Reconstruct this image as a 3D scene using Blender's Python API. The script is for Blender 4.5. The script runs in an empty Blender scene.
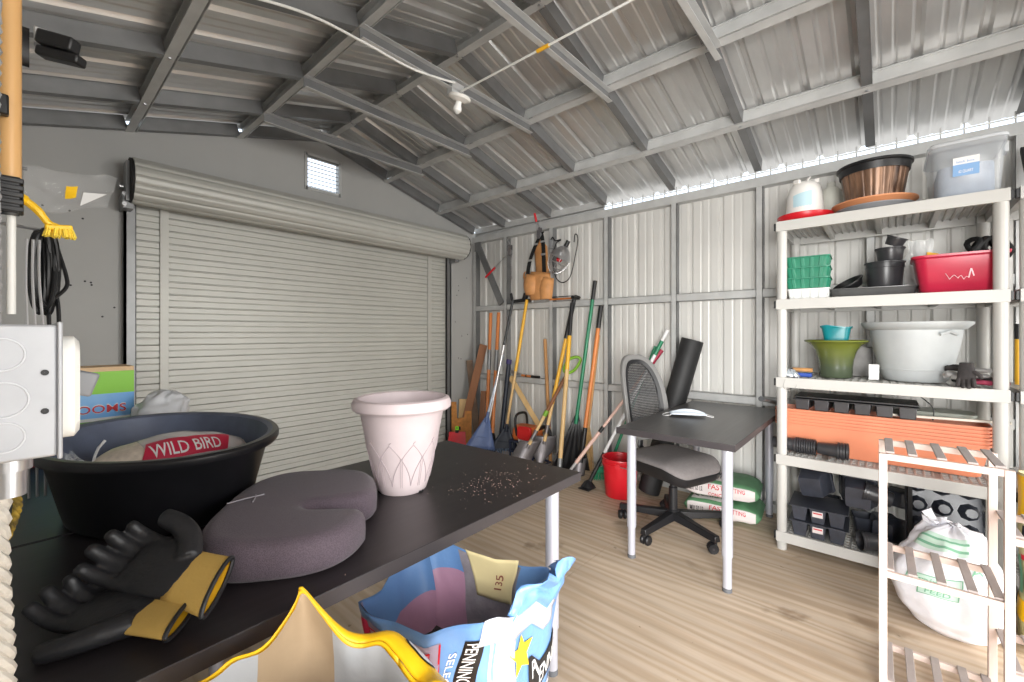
import bpy, bmesh, math, random
from mathutils import Vector as V, Matrix as M, noise as NZ
C = bpy.context.scene.collection
PI = math.pi
R = math.radians
random.seed(7)

# ------------------------------------------------------------------ materials
def lin(c):
    return tuple(((x/255.0)/12.92 if x/255.0 <= .04045 else ((x/255.0+.055)/1.055)**2.4) for x in c) + (1.0,)

def mat(name, c, rough=.5, metal=0.0, var=0.0, vscale=12.0, bump=0.0, bscale=60.0, alpha=1.0, trans=0.0, stretch=(1, 1, 1), c2=None, spec=.5, vr=(.3, .7)):
    m = bpy.data.materials.new(name); m.use_nodes = True
    nt = m.node_tree; N = nt.nodes; L = nt.links
    b = N['Principled BSDF']
    b.inputs['Base Color'].default_value = lin(c)
    b.inputs['Roughness'].default_value = rough
    b.inputs['Metallic'].default_value = metal
    b.inputs['Alpha'].default_value = alpha
    b.inputs['Transmission Weight'].default_value = trans
    b.inputs['Specular IOR Level'].default_value = spec
    if var or c2 or bump:
        tc = N.new('ShaderNodeTexCoord'); mp = N.new('ShaderNodeMapping')
        mp.inputs['Scale'].default_value = stretch
        L.new(tc.outputs['Object'], mp.inputs['Vector'])
    if var or c2:
        n = N.new('ShaderNodeTexNoise'); n.inputs['Scale'].default_value = vscale; n.inputs['Detail'].default_value = 5
        L.new(mp.outputs[0], n.inputs['Vector'])
        r = N.new('ShaderNodeValToRGB')
        r.color_ramp.elements[0].position = vr[0]; r.color_ramp.elements[1].position = vr[1]
        a = lin(c)
        if c2: r.color_ramp.elements[0].color = a; r.color_ramp.elements[1].color = lin(c2)
        else:
            r.color_ramp.elements[0].color = tuple(x*(1-var) for x in a[:3])+(1,)
            r.color_ramp.elements[1].color = tuple(min(1, x*(1+var)) for x in a[:3])+(1,)
        L.new(n.outputs['Fac'], r.inputs['Fac']); L.new(r.outputs['Color'], b.inputs['Base Color'])
    if bump:
        n2 = N.new('ShaderNodeTexNoise'); n2.inputs['Scale'].default_value = bscale; n2.inputs['Detail'].default_value = 3
        L.new(mp.outputs[0], n2.inputs['Vector'])
        bp = N.new('ShaderNodeBump'); bp.inputs['Strength'].default_value = bump; bp.inputs['Distance'].default_value = .01
        L.new(n2.outputs['Fac'], bp.inputs['Height']); L.new(bp.outputs[0], b.inputs['Normal'])
    return m

# ------------------------------------------------------------------ geometry collector
class G:
    def __init__(s): s.v = []; s.f = []; s.mi = []; s.mats = []
    def _m(s, m):
        if m not in s.mats: s.mats.append(m)
        return s.mats.index(m)
    def add(s, vs, fs, m):
        o = len(s.v); k = s._m(m)
        s.v += [tuple(p) for p in vs]
        for f in fs: s.f.append(tuple(i+o for i in f)); s.mi.append(k)
        return s
    def box(s, c, d, m, rot=None, taper=None):
        x, y, z = d[0]/2, d[1]/2, d[2]/2
        tx, ty = taper or (1, 1)
        P = [V((sx*x*(tx if sz > 0 else 1), sy*y*(ty if sz > 0 else 1), sz*z)) for sz in (-1, 1) for sx, sy in ((-1, -1), (1, -1), (1, 1), (-1, 1))]
        if rot is not None: P = [rot @ p for p in P]
        c = V(c)
        return s.add([p+c for p in P], [(3, 2, 1, 0), (4, 5, 6, 7), (0, 1, 5, 4), (1, 2, 6, 5), (2, 3, 7, 6), (3, 0, 4, 7)], m)
    def bx(s, x0, x1, y0, y1, z0, z1, m): return s.box(((x0+x1)/2, (y0+y1)/2, (z0+z1)/2), (abs(x1-x0), abs(y1-y0), abs(z1-z0)), m)
    def beam(s, a, b, w, h, m, up=(0, 0, 1)):
        a, b = V(a), V(b); d = b-a; L = d.length; x = d.normalized()
        u = V(up); y = u.cross(x)
        if y.length < 1e-4: y = V((0, 1, 0)).cross(x)
        y.normalize(); z = x.cross(y)
        return s.box((a+b)/2, (L, w, h), m, M((x, y, z)).transposed())
    def loft(s, rings, m, cap0=True, cap1=True, closed=True):
        n = len(rings[0]); vs = [p for r in rings for p in r]; fs = []
        for i in range(len(rings)-1):
            for j in range(n if closed else n-1):
                k = (j+1) % n
                fs.append((i*n+j, i*n+k, (i+1)*n+k, (i+1)*n+j))
        if cap0 and closed: fs.append(tuple(range(n-1, -1, -1)))
        if cap1 and closed: fs.append(tuple((len(rings)-1)*n+j for j in range(n)))
        return s.add(vs, fs, m)
    def tube(s, pts, r, m, n=8, caps=True, flat=1.0):
        pts = [V(p) for p in pts]; k = len(pts)
        rs = list(r) if hasattr(r, '__len__') else [r]*k
        rings = []; prev = None
        for i, p in enumerate(pts):
            t = (pts[min(i+1, k-1)]-pts[max(i-1, 0)])
            if t.length < 1e-9: t = V((0, 0, 1))
            t.normalize()
            if prev is None:
                a = V((0, 0, 1)) if abs(t.z) < .9 else V((1, 0, 0))
                x = t.cross(a).normalized()
            else:
                x = prev - t*prev.dot(t)
                x = x.normalized() if x.length > 1e-6 else t.cross(V((0, 0, 1))).normalized()
            prev = x; y = t.cross(x)
            rings.append([p + (x*math.cos(2*PI*j/n)*rs[i] + y*math.sin(2*PI*j/n)*rs[i]*flat) for j in range(n)])
        return s.loft(rings, m, caps, caps)
    def lathe(s, prof, m, o=(0, 0, 0), n=28, rot=None, sx=1, sy=1, caps=(False, False), fn=None):
        o = V(o); rings = []
        for r, z in prof:
            ring = []
            for j in range(n):
                a = 2*PI*j/n; rr = r if fn is None else fn(r, z, a)
                p = V((rr*sx*math.cos(a), rr*sy*math.sin(a), z))
                if rot is not None: p = rot @ p
                ring.append(p+o)
            rings.append(ring)
        return s.loft(rings, m, caps[0], caps[1])
    def rings(s, pr, m, caps=(True, True)): return s.loft(pr, m, *caps)
    def grid(s, fn, nu, nv, m):
        vs = [fn(i/nu, j/nv) for j in range(nv+1) for i in range(nu+1)]
        fs = [(j*(nu+1)+i, j*(nu+1)+i+1, (j+1)*(nu+1)+i+1, (j+1)*(nu+1)+i) for j in range(nv) for i in range(nu)]
        return s.add(vs, fs, m)
    def prism(s, poly, h0, h1, m, mx=None):
        mx = mx or M.Identity(4); n = len(poly)
        vs = [mx @ V((x, y, h0)) for x, y in poly] + [mx @ V((x, y, h1)) for x, y in poly]
        fs = [tuple(range(n-1, -1, -1)), tuple(range(n, 2*n))] + [(i, (i+1) % n, n+(i+1) % n, n+i) for i in range(n)]
        return s.add(vs, fs, m)

def setp(o, label=None, cat=None, group=None, kind=None):
    if label: o['label'] = label
    if cat: o['category'] = cat
    if group: o['group'] = group
    if kind: o['kind'] = kind
    return o

def obj(name, g, parent=None, label=None, cat=None, group=None, kind=None, loc=(0, 0, 0), rot=(0, 0, 0), bev=0, sub=0, ang=38, solid=0, world=False, flat=False, bseg=2, remesh=0, smooth=0):
    """One mesh object. world=True: the vertices were given in world space, shift them to the parent's (or loc's) origin."""
    me = bpy.data.meshes.new(name)
    vs = g.v
    if world:
        o0 = V(parent_origin(parent)) if parent else V(loc)
        vs = [tuple(V(p)-o0) for p in vs]
    me.from_pydata(vs, [], g.f)
    for m in g.mats: me.materials.append(m)
    me.polygons.foreach_set('material_index', g.mi)
    bm = bmesh.new(); bm.from_mesh(me); bmesh.ops.recalc_face_normals(bm, faces=bm.faces); bm.to_mesh(me); bm.free()
    if not flat:
        me.polygons.foreach_set('use_smooth', [True]*len(me.polygons))
        me.set_sharp_from_angle(angle=R(ang))
    me.update()
    o = bpy.data.objects.new(name, me); C.objects.link(o)
    if parent: o.parent = parent
    o.location = loc if not (world and parent) else (0, 0, 0)
    o.rotation_euler = rot
    if remesh:
        d = o.modifiers.new('r', 'REMESH'); d.mode = 'VOXEL'; d.voxel_size = remesh; d.use_smooth_shade = True
    if smooth:
        d = o.modifiers.new('sm', 'SMOOTH'); d.factor = .5; d.iterations = smooth
    if solid:
        d = o.modifiers.new('s', 'SOLIDIFY'); d.thickness = solid; d.offset = 0
    if bev:
        d = o.modifiers.new('b', 'BEVEL'); d.width = bev; d.segments = bseg; d.limit_method = 'ANGLE'; d.angle_limit = R(40)
    if sub:
        d = o.modifiers.new('u', 'SUBSURF'); d.levels = sub; d.render_levels = sub
    return setp(o, label, cat, group, kind)

def parent_origin(p):
    v = V(p.location)
    while p.parent: p = p.parent; v += p.location
    return v

def thing(name, label, cat, loc=(0, 0, 0), rz=0, group=None, rot=None):
    o = bpy.data.objects.new(name, None); C.objects.link(o)
    o.empty_display_size = .1
    o.location = loc; o.rotation_euler = rot or (0, 0, rz)
    return setp(o, label, cat, group)

def dup(root, loc=None, rot=None, label=None, group=None):
    def cp(o, par):
        c = o.copy(); C.objects.link(c); c.parent = par
        for ch in [x for x in bpy.data.objects if x.parent == o]: cp(ch, c)
        return c
    r = cp(root, root.parent)
    if loc is not None: r.location = loc
    if rot is not None: r.rotation_euler = rot
    if label: r['label'] = label
    if group: r['group'] = group
    return r

_fc = {}
def glyphs(txt, bold=False):
    """Built-in lettering as flat mesh data: unit cap height, origin at the lower left."""
    if txt in _fc: return _fc[txt]
    cu = bpy.data.curves.new('t', 'FONT'); cu.body = txt; cu.resolution_u = 3; cu.fill_mode = 'FRONT'
    if bold: cu.offset = .008
    o = bpy.data.objects.new('t', cu); C.objects.link(o)
    dg = bpy.context.evaluated_depsgraph_get(); dg.update()
    me = bpy.data.meshes.new_from_object(o.evaluated_get(dg))
    vs = [(v.co.x, v.co.y) for v in me.vertices]; fs = [tuple(p.vertices) for p in me.polygons]
    for _ in range(2):        # split every face so that letters follow a curved surface
        out = []; ed = {}
        def mid(i, j):
            k = (min(i, j), max(i, j))
            if k not in ed: ed[k] = len(vs); vs.append(((vs[i][0]+vs[j][0])/2, (vs[i][1]+vs[j][1])/2))
            return ed[k]
        for f in fs:
            for q in range(1, len(f)-1):
                a, b, c = f[0], f[q], f[q+1]; ab, bc, ca = mid(a, b), mid(b, c), mid(c, a)
                out += [(a, ab, ca), (ab, b, bc), (ca, bc, c), (ab, bc, ca)]
        fs = out
    bpy.data.objects.remove(o); bpy.data.curves.remove(cu); bpy.data.meshes.remove(me)
    x0 = min(v[0] for v in vs); y0 = min(0, min(v[1] for v in vs)); h = .7
    vs = [((x-x0)/h, y/h) for x, y in vs]
    _fc[txt] = (vs, fs, max(v[0] for v in vs))
    return _fc[txt]

def write(g, txt, S, u0, v0, hu, hv, m, width=None, bold=True, flipu=False, turn=False):
    """Letters on a surface S(u,v)->point: start (u0,v0), cap height hv in v, letter unit hu in u."""
    vs, fs, w = glyphs(txt, bold)
    if width: hu = width/w
    out = []
    for x, y in vs:
        if turn == -1: out.append(S(u0 + y*hv, v0 - x*hu))
        elif turn: out.append(S(u0 - y*hv, v0 + x*hu))
        else: out.append(S(u0 + (-x if flipu else x)*hu, v0 + y*hv))
    g.add(out, fs, m)

def word(parent, txt, *a, **k):
    """One line of lettering as a part of its own."""
    g = G(); write(g, txt, *a, **k); return obj('lettering', g, parent, ang=80)

def patch(g, S, u0, u1, v0, v1, m, nu=10, nv=10, shape=None):
    def f(a, b):
        u, v = u0+(u1-u0)*a, v0+(v1-v0)*b
        if shape: u, v = shape(u, v, a, b)
        return S(u, v)
    g.grid(f, nu, nv, m)

def rrect(w, h, r, n=5):
    pts = []
    for cx, cy, a0 in ((w/2-r, h/2-r, 0), (-w/2+r, h/2-r, 90), (-w/2+r, -h/2+r, 180), (w/2-r, -h/2+r, 270)):
        for i in range(n+1):
            a = R(a0+90*i/n); pts.append((cx+r*math.cos(a), cy+r*math.sin(a)))
    return pts

def smoothpath(P, k=6):
    P = [V(p) for p in P]; out = []
    for i in range(len(P)-1):
        p0 = P[max(i-1, 0)]; p1 = P[i]; p2 = P[i+1]; p3 = P[min(i+2, len(P)-1)]
        for j in range(k):
            t = j/k
            out.append(.5*((2*p1)+(p2-p0)*t+(2*p0-5*p1+4*p2-p3)*t*t+(3*p1-p0-3*p2+p3)*t**3))
    out.append(P[-1]); return out

# ------------------------------------------------------------------ shared materials
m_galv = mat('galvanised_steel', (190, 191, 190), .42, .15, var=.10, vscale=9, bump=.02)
m_galvd = mat('galvanised_dark_and_shade', (132, 133, 134), .42, .5, var=.12, vscale=7)  # darker galvanised steel; also paints shade onto rafters and stud sides
m_sheet = mat('galvalume_sheet', (212, 212, 211), .33, .7, var=.06, vscale=5, stretch=(1, 4, 1))
m_wallsh = mat('pale_painted_sheet', (208, 207, 203), .42, .05, var=.03, vscale=4)
m_wallg = mat('grey_painted_panel', (172, 172, 170), .55, 0, var=.03, vscale=3)
m_door = mat('roller_door_paint', (186, 186, 180), .42, .1, var=.03, vscale=6)
m_black = mat('black_plastic', (24, 24, 26), .42, var=.15, vscale=30)
m_blackm = mat('black_matt', (20, 20, 21), .75)
m_white = mat('white_plastic', (226, 226, 222), .38, var=.02)
m_resin = mat('pale_grey_resin', (184, 183, 179), .42, var=.02, vscale=8)
m_steel = mat('bright_steel', (190, 190, 192), .28, .85)
m_red = mat('red_plastic', (206, 28, 40), .35, var=.06)
m_wood = mat('raw_wood', (190, 140, 88), .6, var=.22, vscale=14, stretch=(1, 1, .12))
m_yel = mat('yellow_fibreglass', (232, 176, 44), .4, var=.05)
m_green = mat('green_handle', (26, 120, 84), .4, var=.06)
m_ink = mat('black_print', (22, 22, 24), .5)
m_wprint = mat('white_print', (222, 222, 222), .5)
m_rprint = mat('red_print', (196, 30, 48), .5)
m_clear = mat('clear_film', (235, 238, 240), .12, alpha=.22, spec=.9)
m_rubber = mat('dark_rubber', (40, 40, 43), .6)
EXPOSURE = 0.08; DOORW = 670; ENDW = 440
# ------------------------------------------------------------------ camera, world, light
XL, XR, YB, YF = -.17, 3.54, 3.66, -2.5       # inside faces of the shed
PITCH = .278; RX = 1.70
def zb(x): return 2.385 + PITCH*(1.8-abs(x-RX))   # underside of the roof frame
FD = .085                                          # frame depth

cam = bpy.data.cameras.new('camera'); co = bpy.data.objects.new('camera', cam); C.objects.link(co)
cam.sensor_width = 36; cam.lens = 431/1024*36; cam.shift_y = -7/1024; cam.clip_start = .02
co.location = (0, 0, 1.25); co.rotation_euler = (R(90), 0, R(-48.76))
bpy.context.scene.camera = co
sc = bpy.context.scene
sc.view_settings.view_transform = 'Standard'; sc.view_settings.look = 'None'; sc.view_settings.gamma = 1
sc.view_settings.exposure = EXPOSURE; sc.view_settings.use_curve_mapping = False
sc.cycles.use_denoising = True
sc.cycles.max_bounces = 10; sc.cycles.diffuse_bounces = 6; sc.cycles.transparent_max_bounces = 16
sc.cycles.sample_clamp_indirect = 6

w = bpy.data.worlds.new('sky'); sc.world = w; w.use_nodes = True
nt = w.node_tree; bg = nt.nodes['Background']; sk = nt.nodes.new('ShaderNodeTexSky')
sk.sky_type = 'NISHITA'; sk.sun_disc = False; sk.sun_elevation = R(48); sk.sun_rotation = R(200); sk.air_density = 1.2; sk.dust_density = 3
mx = nt.nodes.new('ShaderNodeMix'); mx.data_type = 'RGBA'; mx.inputs[0].default_value = .8
mx.inputs[7].default_value = (1.0, .99, .97, 1)
nt.links.new(sk.outputs[0], mx.inputs[6]); nt.links.new(mx.outputs[2], bg.inputs[0]); bg.inputs[1].default_value = 1.3

def area(name, loc, rot, sx, sy, power, col=(1, .985, .96)):
    l = bpy.data.lights.new(name, 'AREA'); l.shape = 'RECTANGLE'; l.size = sx; l.size_y = sy; l.energy = power; l.color = col
    o = bpy.data.objects.new(name, l); C.objects.link(o); o.location = loc; o.rotation_euler = rot; return o
# daylight through the open doorway the photographer stands in, and added fill light through an invented end opening behind
area('doorway_daylight', (-2.9, -1.75, 1.6), (R(90), 0, R(-63)), 2.8, 3.0, DOORW)
area('added_end_fill', (1.75, YF-3.2, 1.6), (R(90), 0, 0), 5.0, 3.2, ENDW)

# ------------------------------------------------------------------ floor
m_floor = bpy.data.materials.new('plywood_floor'); m_floor.use_nodes = True
def _floor():
    nt = m_floor.node_tree; N = nt.nodes; L = nt.links; b = N['Principled BSDF']
    tc = N.new('ShaderNodeTexCoord')
    def noise(scale, st, detail=5, dist=0):
        mp = N.new('ShaderNodeMapping'); mp.inputs['Scale'].default_value = st; L.new(tc.outputs['Object'], mp.inputs[0])
        n = N.new('ShaderNodeTexNoise'); n.inputs['Scale'].default_value = scale; n.inputs['Detail'].default_value = detail; n.inputs['Distortion'].default_value = dist
        L.new(mp.outputs[0], n.inputs['Vector']); return n.outputs['Fac']
    def ramp(f, p0, c0, p1, c1):
        r = N.new('ShaderNodeValToRGB'); e = r.color_ramp.elements
        e[0].position = p0; e[0].color = c0; e[1].position = p1; e[1].color = c1; L.new(f, r.inputs[0]); return r.outputs[0]
    def mix(a, bb, fac, mode='MULTIPLY'):
        m = N.new('ShaderNodeMix'); m.data_type = 'RGBA'; m.blend_type = mode; m.inputs[0].default_value = fac if not hasattr(fac, 'links') else 1
        if hasattr(fac, 'links'): L.new(fac, m.inputs[0])
        L.new(a, m.inputs[6]); L.new(bb, m.inputs[7]); return m.outputs[2]
    # cathedral grain: rings of a distorted wave, long along y
    mp = N.new('ShaderNodeMapping'); mp.inputs['Scale'].default_value = (1, .09, 1); L.new(tc.outputs['Object'], mp.inputs[0])
    wv = N.new('ShaderNodeTexWave'); wv.bands_direction = 'X'; wv.inputs['Scale'].default_value = 5.5; wv.inputs['Distortion'].default_value = 16; wv.inputs['Detail'].default_value = 4; wv.inputs['Detail Scale'].default_value = .9
    L.new(mp.outputs[0], wv.inputs['Vector'])
    g1 = ramp(wv.outputs['Fac'], .1, lin((214, 197, 176)), .95, lin((200, 179, 154)))
    g2 = ramp(noise(26, (1, .05, 1), 4), .3, (.72, .70, .68, 1), .75, (1.06, 1.05, 1.04, 1))
    g3 = ramp(noise(1.6, (1, .5, 1), 3), .3, (.80, .78, .76, 1), .7, (1.1, 1.1, 1.1, 1))
    st = ramp(noise(2.3, (1, .8, 1), 6, .3), .61, (1, 1, 1, 1), .66, (.55, .5, .45, 1))
    dots = ramp(noise(22, (1, 1, 1), 2), .74, (1, 1, 1, 1), .78, (.5, .46, .42, 1))
    c = mix(g1, g2, .65); c = mix(c, g3, .9); c = mix(c, st, .8); c = mix(c, dots, .8)
    L.new(c, b.inputs['Base Color']); b.inputs['Roughness'].default_value = .62
    bp = N.new('ShaderNodeBump'); bp.inputs['Strength'].default_value = .15; bp.inputs['Distance'].default_value = .004
    L.new(g2, bp.inputs['Height']); L.new(bp.outputs[0], b.inputs['Normal'])
_floor()
g = G()
m_gap = mat('plywood_joint', (70, 58, 46), .9)
ys = [YF-.05, -1.19, 1.25, YB+.06]
xs = [XL-.05, 1.07, 2.29, XR+.03]
for i in range(3):
    for j in range(3):
        g.bx(xs[i]+.0005, xs[i+1]-.0005, ys[j]+.0015, ys[j+1]-.0015, -.02, 0, m_floor)
g.bx(xs[0], xs[-1], ys[0], ys[-1], -.04, -.006, m_gap)
obj('floor', g, label='worn plywood sheet floor of the shed', kind='structure', cat='floor')

# ------------------------------------------------------------------ end wall with the roller door
m_dark = mat('dark_recess', (36, 36, 38), .7)
DX0, DX1, DZ = .47, 3.06, 2.12
VX0, VX1, VZ0, VZ1 = 1.565, 1.865, 2.468, 2.758
g = G()
T = .05
def wallx(x0, x1, z0, f):   # a slab piece of the end wall whose top edge follows f(x)
    P = [(x0, z0), (x1, z0), (x1, f(x1)), (x0, f(x0))]
    g.prism(P, -T, 0, m_wallg, M(((1, 0, 0, 0), (0, 0, -1, YB), (0, 1, 0, 0), (0, 0, 0, 1))))
top = lambda x: zb(x)+.05
wallx(XL-.02, DX0, 0, top); wallx(DX1, XR+.02, 0, top)
wallx(DX0, VX0, DZ, top); wallx(VX1, DX1, DZ, top)
wallx(VX0, VX1, DZ, lambda x: VZ0)
for a, b in ((VX0, RX), (RX, VX1)): wallx(a, b, VZ1, top)
wall_back = obj('wall_back', g, label='grey panelled gable wall around the roller door', kind='structure', cat='wall', flat=True)
m_bolt = mat('dark_screw_head', (60, 60, 62), .5, .5)
g = G()
for k in range(26):
    x = random.choice([random.uniform(.05, .42), random.uniform(3.1, 3.42)]); z = random.uniform(.9, 2.05)
    g.lathe([(.0001, -.004), (.005, -.003), (.006, 0)], m_bolt, (x, YB-.001, z), 6, rot=M.Rotation(R(90), 3, 'X').inverted())
obj('screw', g, wall_back, kind='stuff')
# gable vent
g = G(); fr = .014
g.bx(VX0-.01, VX0+fr, YB-.012, YB+.05, VZ0-.01, VZ1+.01, m_galv); g.bx(VX1-fr, VX1+.01, YB-.012, YB+.05, VZ0-.01, VZ1+.01, m_galv)
g.bx(VX0, VX1, YB-.012, YB+.05, VZ1-fr, VZ1+.01, m_galv); g.bx(VX0, VX1, YB-.012, YB+.05, VZ0-.01, VZ0+fr, m_galv)
vent = obj('gable_vent', g, wall_back, label='small louvred gable vent letting in daylight')
g = G()
for k in range(8):
    z = VZ0+.03+k*.034
    g.box(((VX0+VX1)/2, YB+.02, z), (VX1-VX0-.02, .036, .002), m_galvd, M.Rotation(R(10), 3, 'X'))
obj('louver_slat', g, vent)
# roller door
door = thing('door_1', 'closed grey slatted roller door in the gable wall', 'door', (DX0, YB, 0)); door['kind'] = 'structure'
PT = .0845
def slat_profile():
    P = []; z = 0.0
    while z < DZ+.02:
        P += [(0, z), (0, z+.034), (.007, z+.037), (.007, z+.040), (0, z+.043), (0, z+.073), (-.005, z+.0755), (.013, z+.079), (.013, z+.0825)]
        z += PT
    return P
g = G(); yc = YB-.02
pr = [(y, z) for y, z in slat_profile() if z < 2.2]
g.loft([[V((x, yc+y, z)) for y, z in pr] for x in (DX0-.02, DX1+.02)], m_door, closed=False)
obj('curtain', g, door, world=True, ang=20)
g = G()
n = 14; zc, yd, rd = 2.19, YB-.165, .138
ring = []
for k in range(n*6):
    a = 2*PI*k/(n*6); q = k % 6
    rr = rd + (-.006 if q == 0 else 0) + (.002 if q in (2, 3, 4) else 0)
    ring.append((yd+rr*math.cos(a+.35), zc+rr*math.sin(a+.35)))
g.loft([[V((x, y, z)) for y, z in ring] for x in (DX0-.02, DX1+.1)], m_door)
obj('drum', g, door, world=True, ang=12)
g = G()
for x in (DX0-.028, DX1+.108): g.lathe([(.001, -.006), (.135, -.006), (.135, .006), (.001, .006)], m_blackm, (x, yd, zc), 32, rot=M.Rotation(R(90), 3, 'Y'))
obj('drum_end', g, door, world=True)
for x, nm in ((.632, 0), (2.83, 1)):
    g = G(); g.bx(x-.024, x+.024, yc-.012, yc-.006, .02, 2.13, m_door)
    obj('strap', g, door, world=True, bev=.002)
for x, sgn in ((DX0, 1), (DX1, -1)):
    g = G()
    g.bx(x-.045*sgn, x-.03*sgn, YB-.055, YB+.0, 0, 2.12, m_galvd); g.bx(x-.045*sgn, x+.016*sgn, YB-.055, YB-.047, 0, 2.12, m_galvd)
    g.bx(x+.012*sgn, x+.016*sgn, YB-.055, YB-.032, 0, 2.12, m_black)
    t = obj('guide_rail', g, door, world=True)
    g = G(); g.bx(x-.06*sgn, x-.01*sgn, YB-.16, YB-.0, 2.02, 2.10, m_galvd)
    g.bx(x-.05*sgn, x-.03*sgn, YB-.20, YB-.1, 2.06, 2.30, m_galvd)
    g.lathe([(.001, -.02), (.02, -.02), (.02, .02), (.001, .02)], m_steel, (x-.05*sgn, YB-.1, 2.16), 10, rot=M.Rotation(R(90), 3, 'Y'))
    for zz in (2.04, 2.10): g.lathe([(.001, -.012), (.012, -.012), (.012, .012), (.001, .012)], m_steel, (x-.055*sgn, YB-.17, zz), 8, rot=M.Rotation(R(90), 3, 'X'))
    obj('drum_bracket', g, door, world=True)

# ------------------------------------------------------------------ long wall on the right
FY = [-2.35, -1.74, -1.13, -.52, .09, .70, 1.31, 1.92, 2.53, 3.14]      # frame lines
SX = 3.47                                                              # room-side face of studs
def rib_profile(y0, y1, pitch=.2286, rib=.014, minor=.003, off=0):
    P = []; y = y0 - ((y0-off) % pitch)
    while y < y1:
        for dy, h in ((0, rib), (.018, rib), (.032, 0), (.078, 0), (.086, minor), (.094, minor), (.102, 0), (.138, 0), (.146, minor), (.154, minor), (.162, 0), (.214, 0)):
            yy = y+dy
            if y0 <= yy <= y1: P.append((yy, h))
        y += pitch
    return [(y0, 0)] + P + [(y1, 0)]
g = G()
rp = rib_profile(YF, YB, off=.05)
g.loft([[V((XR+h, y, z)) for y, h in rp] for z in (.0, 2.385)], m_wallsh, closed=False)
wall_right = obj('wall_right', g, label='pale ribbed metal side wall with galvanised studs and girts', kind='structure', cat='wall', ang=15)
for y in FY + [3.62]:
    g = G()
    # open C section: web, two flanges, lips
    g.bx(SX, SX+.003, y-.022, y+.022, .06, 2.30, m_galv)
    g.bx(SX, XR-.002, y+.019, y+.022, .06, 2.30, m_galv); g.bx(SX, XR-.002, y-.022, y-.019, .06, 2.30, m_galvd)  # near flange in the darker steel: its shade is painted in
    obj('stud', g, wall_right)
for z in (.77, 1.541):
    g = G(); prev = YF
    for y in FY + [3.62]:
        g.bx(SX+.004, SX+.007, prev+.022, y-.022, z-.03, z+.03, m_galv)
        g.bx(SX+.004, XR-.004, prev+.022, y-.022, z+.027, z+.03, m_galv)
        g.bx(SX+.004, XR-.004, prev+.022, y-.022, z-.03, z-.027, m_galv)
        prev = y
    obj('girt', g, wall_right)
g = G(); g.bx(SX-.004, XR-.002, YF, YB, 2.30, 2.368, m_galv); obj('top_plate', g, wall_right, bev=.002)
g = G(); g.bx(SX-.002, XR-.002, YF, YB, 0, .06, m_galv); obj('base_plate', g, wall_right, bev=.002)
g = G(); g.beam((SX-.006, 3.56, 2.27), (SX-.006, 3.19, 1.58), .075, .02, m_galvd, up=(1, 0, 0)); g.bx(SX-.02, SX-.003, 3.5, 3.6, 2.2, 2.3, m_galvd)
obj('corner_brace', g, wall_right)
# bright vented strip under the eave: a slotted strip, daylight behind it
g = G()
for z in (2.372, 2.406): g.bx(SX+.03, SX+.036, YF, YB-.04, z-.004, z+.004, m_white)
y = YF
while y < YB-.05: g.bx(SX+.031, SX+.035, y-.004, y+.004, 2.37, 2.44, m_galv); y += .095
obj('eave_vent_strip', g, wall_right)
g = G(); g.bx(SX+.03, SX+.034, 1.95, YB-.02, 2.366, 2.47, m_galv); g.bx(SX+.03, SX+.034, YF, -1.2, 2.366, 2.47, m_galv); obj('eave_light_block', g, wall_right)  # filler plates added to keep eave daylight from glaring

# ------------------------------------------------------------------ left wall (beside the doorway), end wall behind
g = G()
LD0, LD1 = -1.15, .18
for a, b, z0, z1 in ((YF, LD0, 0, 2.40), (LD1, YB, 0, 2.40), (LD0, LD1, 2.15, 2.40)):
    g.bx(XL-.02, XL, a, b, z0, z1, m_wallsh)
wall_left = obj('wall_left', g, label='pale metal side wall with the open doorway', kind='structure', cat='wall')
for y in (.31, .92, 1.53, 2.14, 2.75, 3.36, 3.62):
    g = G(); g.bx(XL, XL+.03, y-.022, y+.022, 0, 2.385, m_galv); obj('stud', g, wall_left)
g = G()
g.bx(XL-.02, .3, YF-.05, YF, 0, 2.9, m_wallg); g.bx(3.2, XR+.02, YF-.05, YF, 0, 2.9, m_wallg); g.bx(.3, 3.2, YF-.05, YF, 2.35, 2.9, m_wallg)  # the opening is made up, out of view, to admit fill light
obj('wall_front', g, label='grey end wall with an unseen opening added for fill light', kind='structure', cat='wall')

# ------------------------------------------------------------------ roof
g = G()
rr = rib_profile(YF-.05, YB+.05, off=.12, rib=.022, minor=.004)
XE0, XE1 = XL-.06, XR+.06
def zs(x): return zb(x)+FD+.003
for xa, xb in ((RX, XE1), (RX, XE0)):
    g.loft([[V((x, y, zs(x)+h)) for y, h in rr] for x in (xa, (xa*2+xb)/3, (xa+xb*2)/3, xb)], m_sheet, closed=False)
ceiling = obj('ceiling', g, label='ribbed bare metal roof on a galvanised frame', kind='structure', cat='ceiling', ang=12)
PX = [XL+.02, .46, 1.08, RX, 2.32, 2.95]
slope = math.atan(PITCH)
for x in PX:
    g = G(); sg = 1 if x > RX else -1
    rot = M.Rotation(slope*sg*(0 if x == RX else 1), 3, 'Y')
    # C section on its side: lit bottom flange, web, top flange
    zc_ = zb(x)+FD/2
    g.box((x, (YF+YB)/2, zb(x)+.002), (.048, YB-YF, .003), m_galv, rot)
    g.box(V((x, (YF+YB)/2, zc_))+rot @ V((-.0225*sg, 0, 0)), (.003, YB-YF, FD-.002), m_galv, rot)
    if x != RX: g.box(V((x, (YF+YB)/2, zc_+.03)), (.046, YB-YF, .003), m_galv, rot)
    obj('purlin', g, ceiling)
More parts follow.
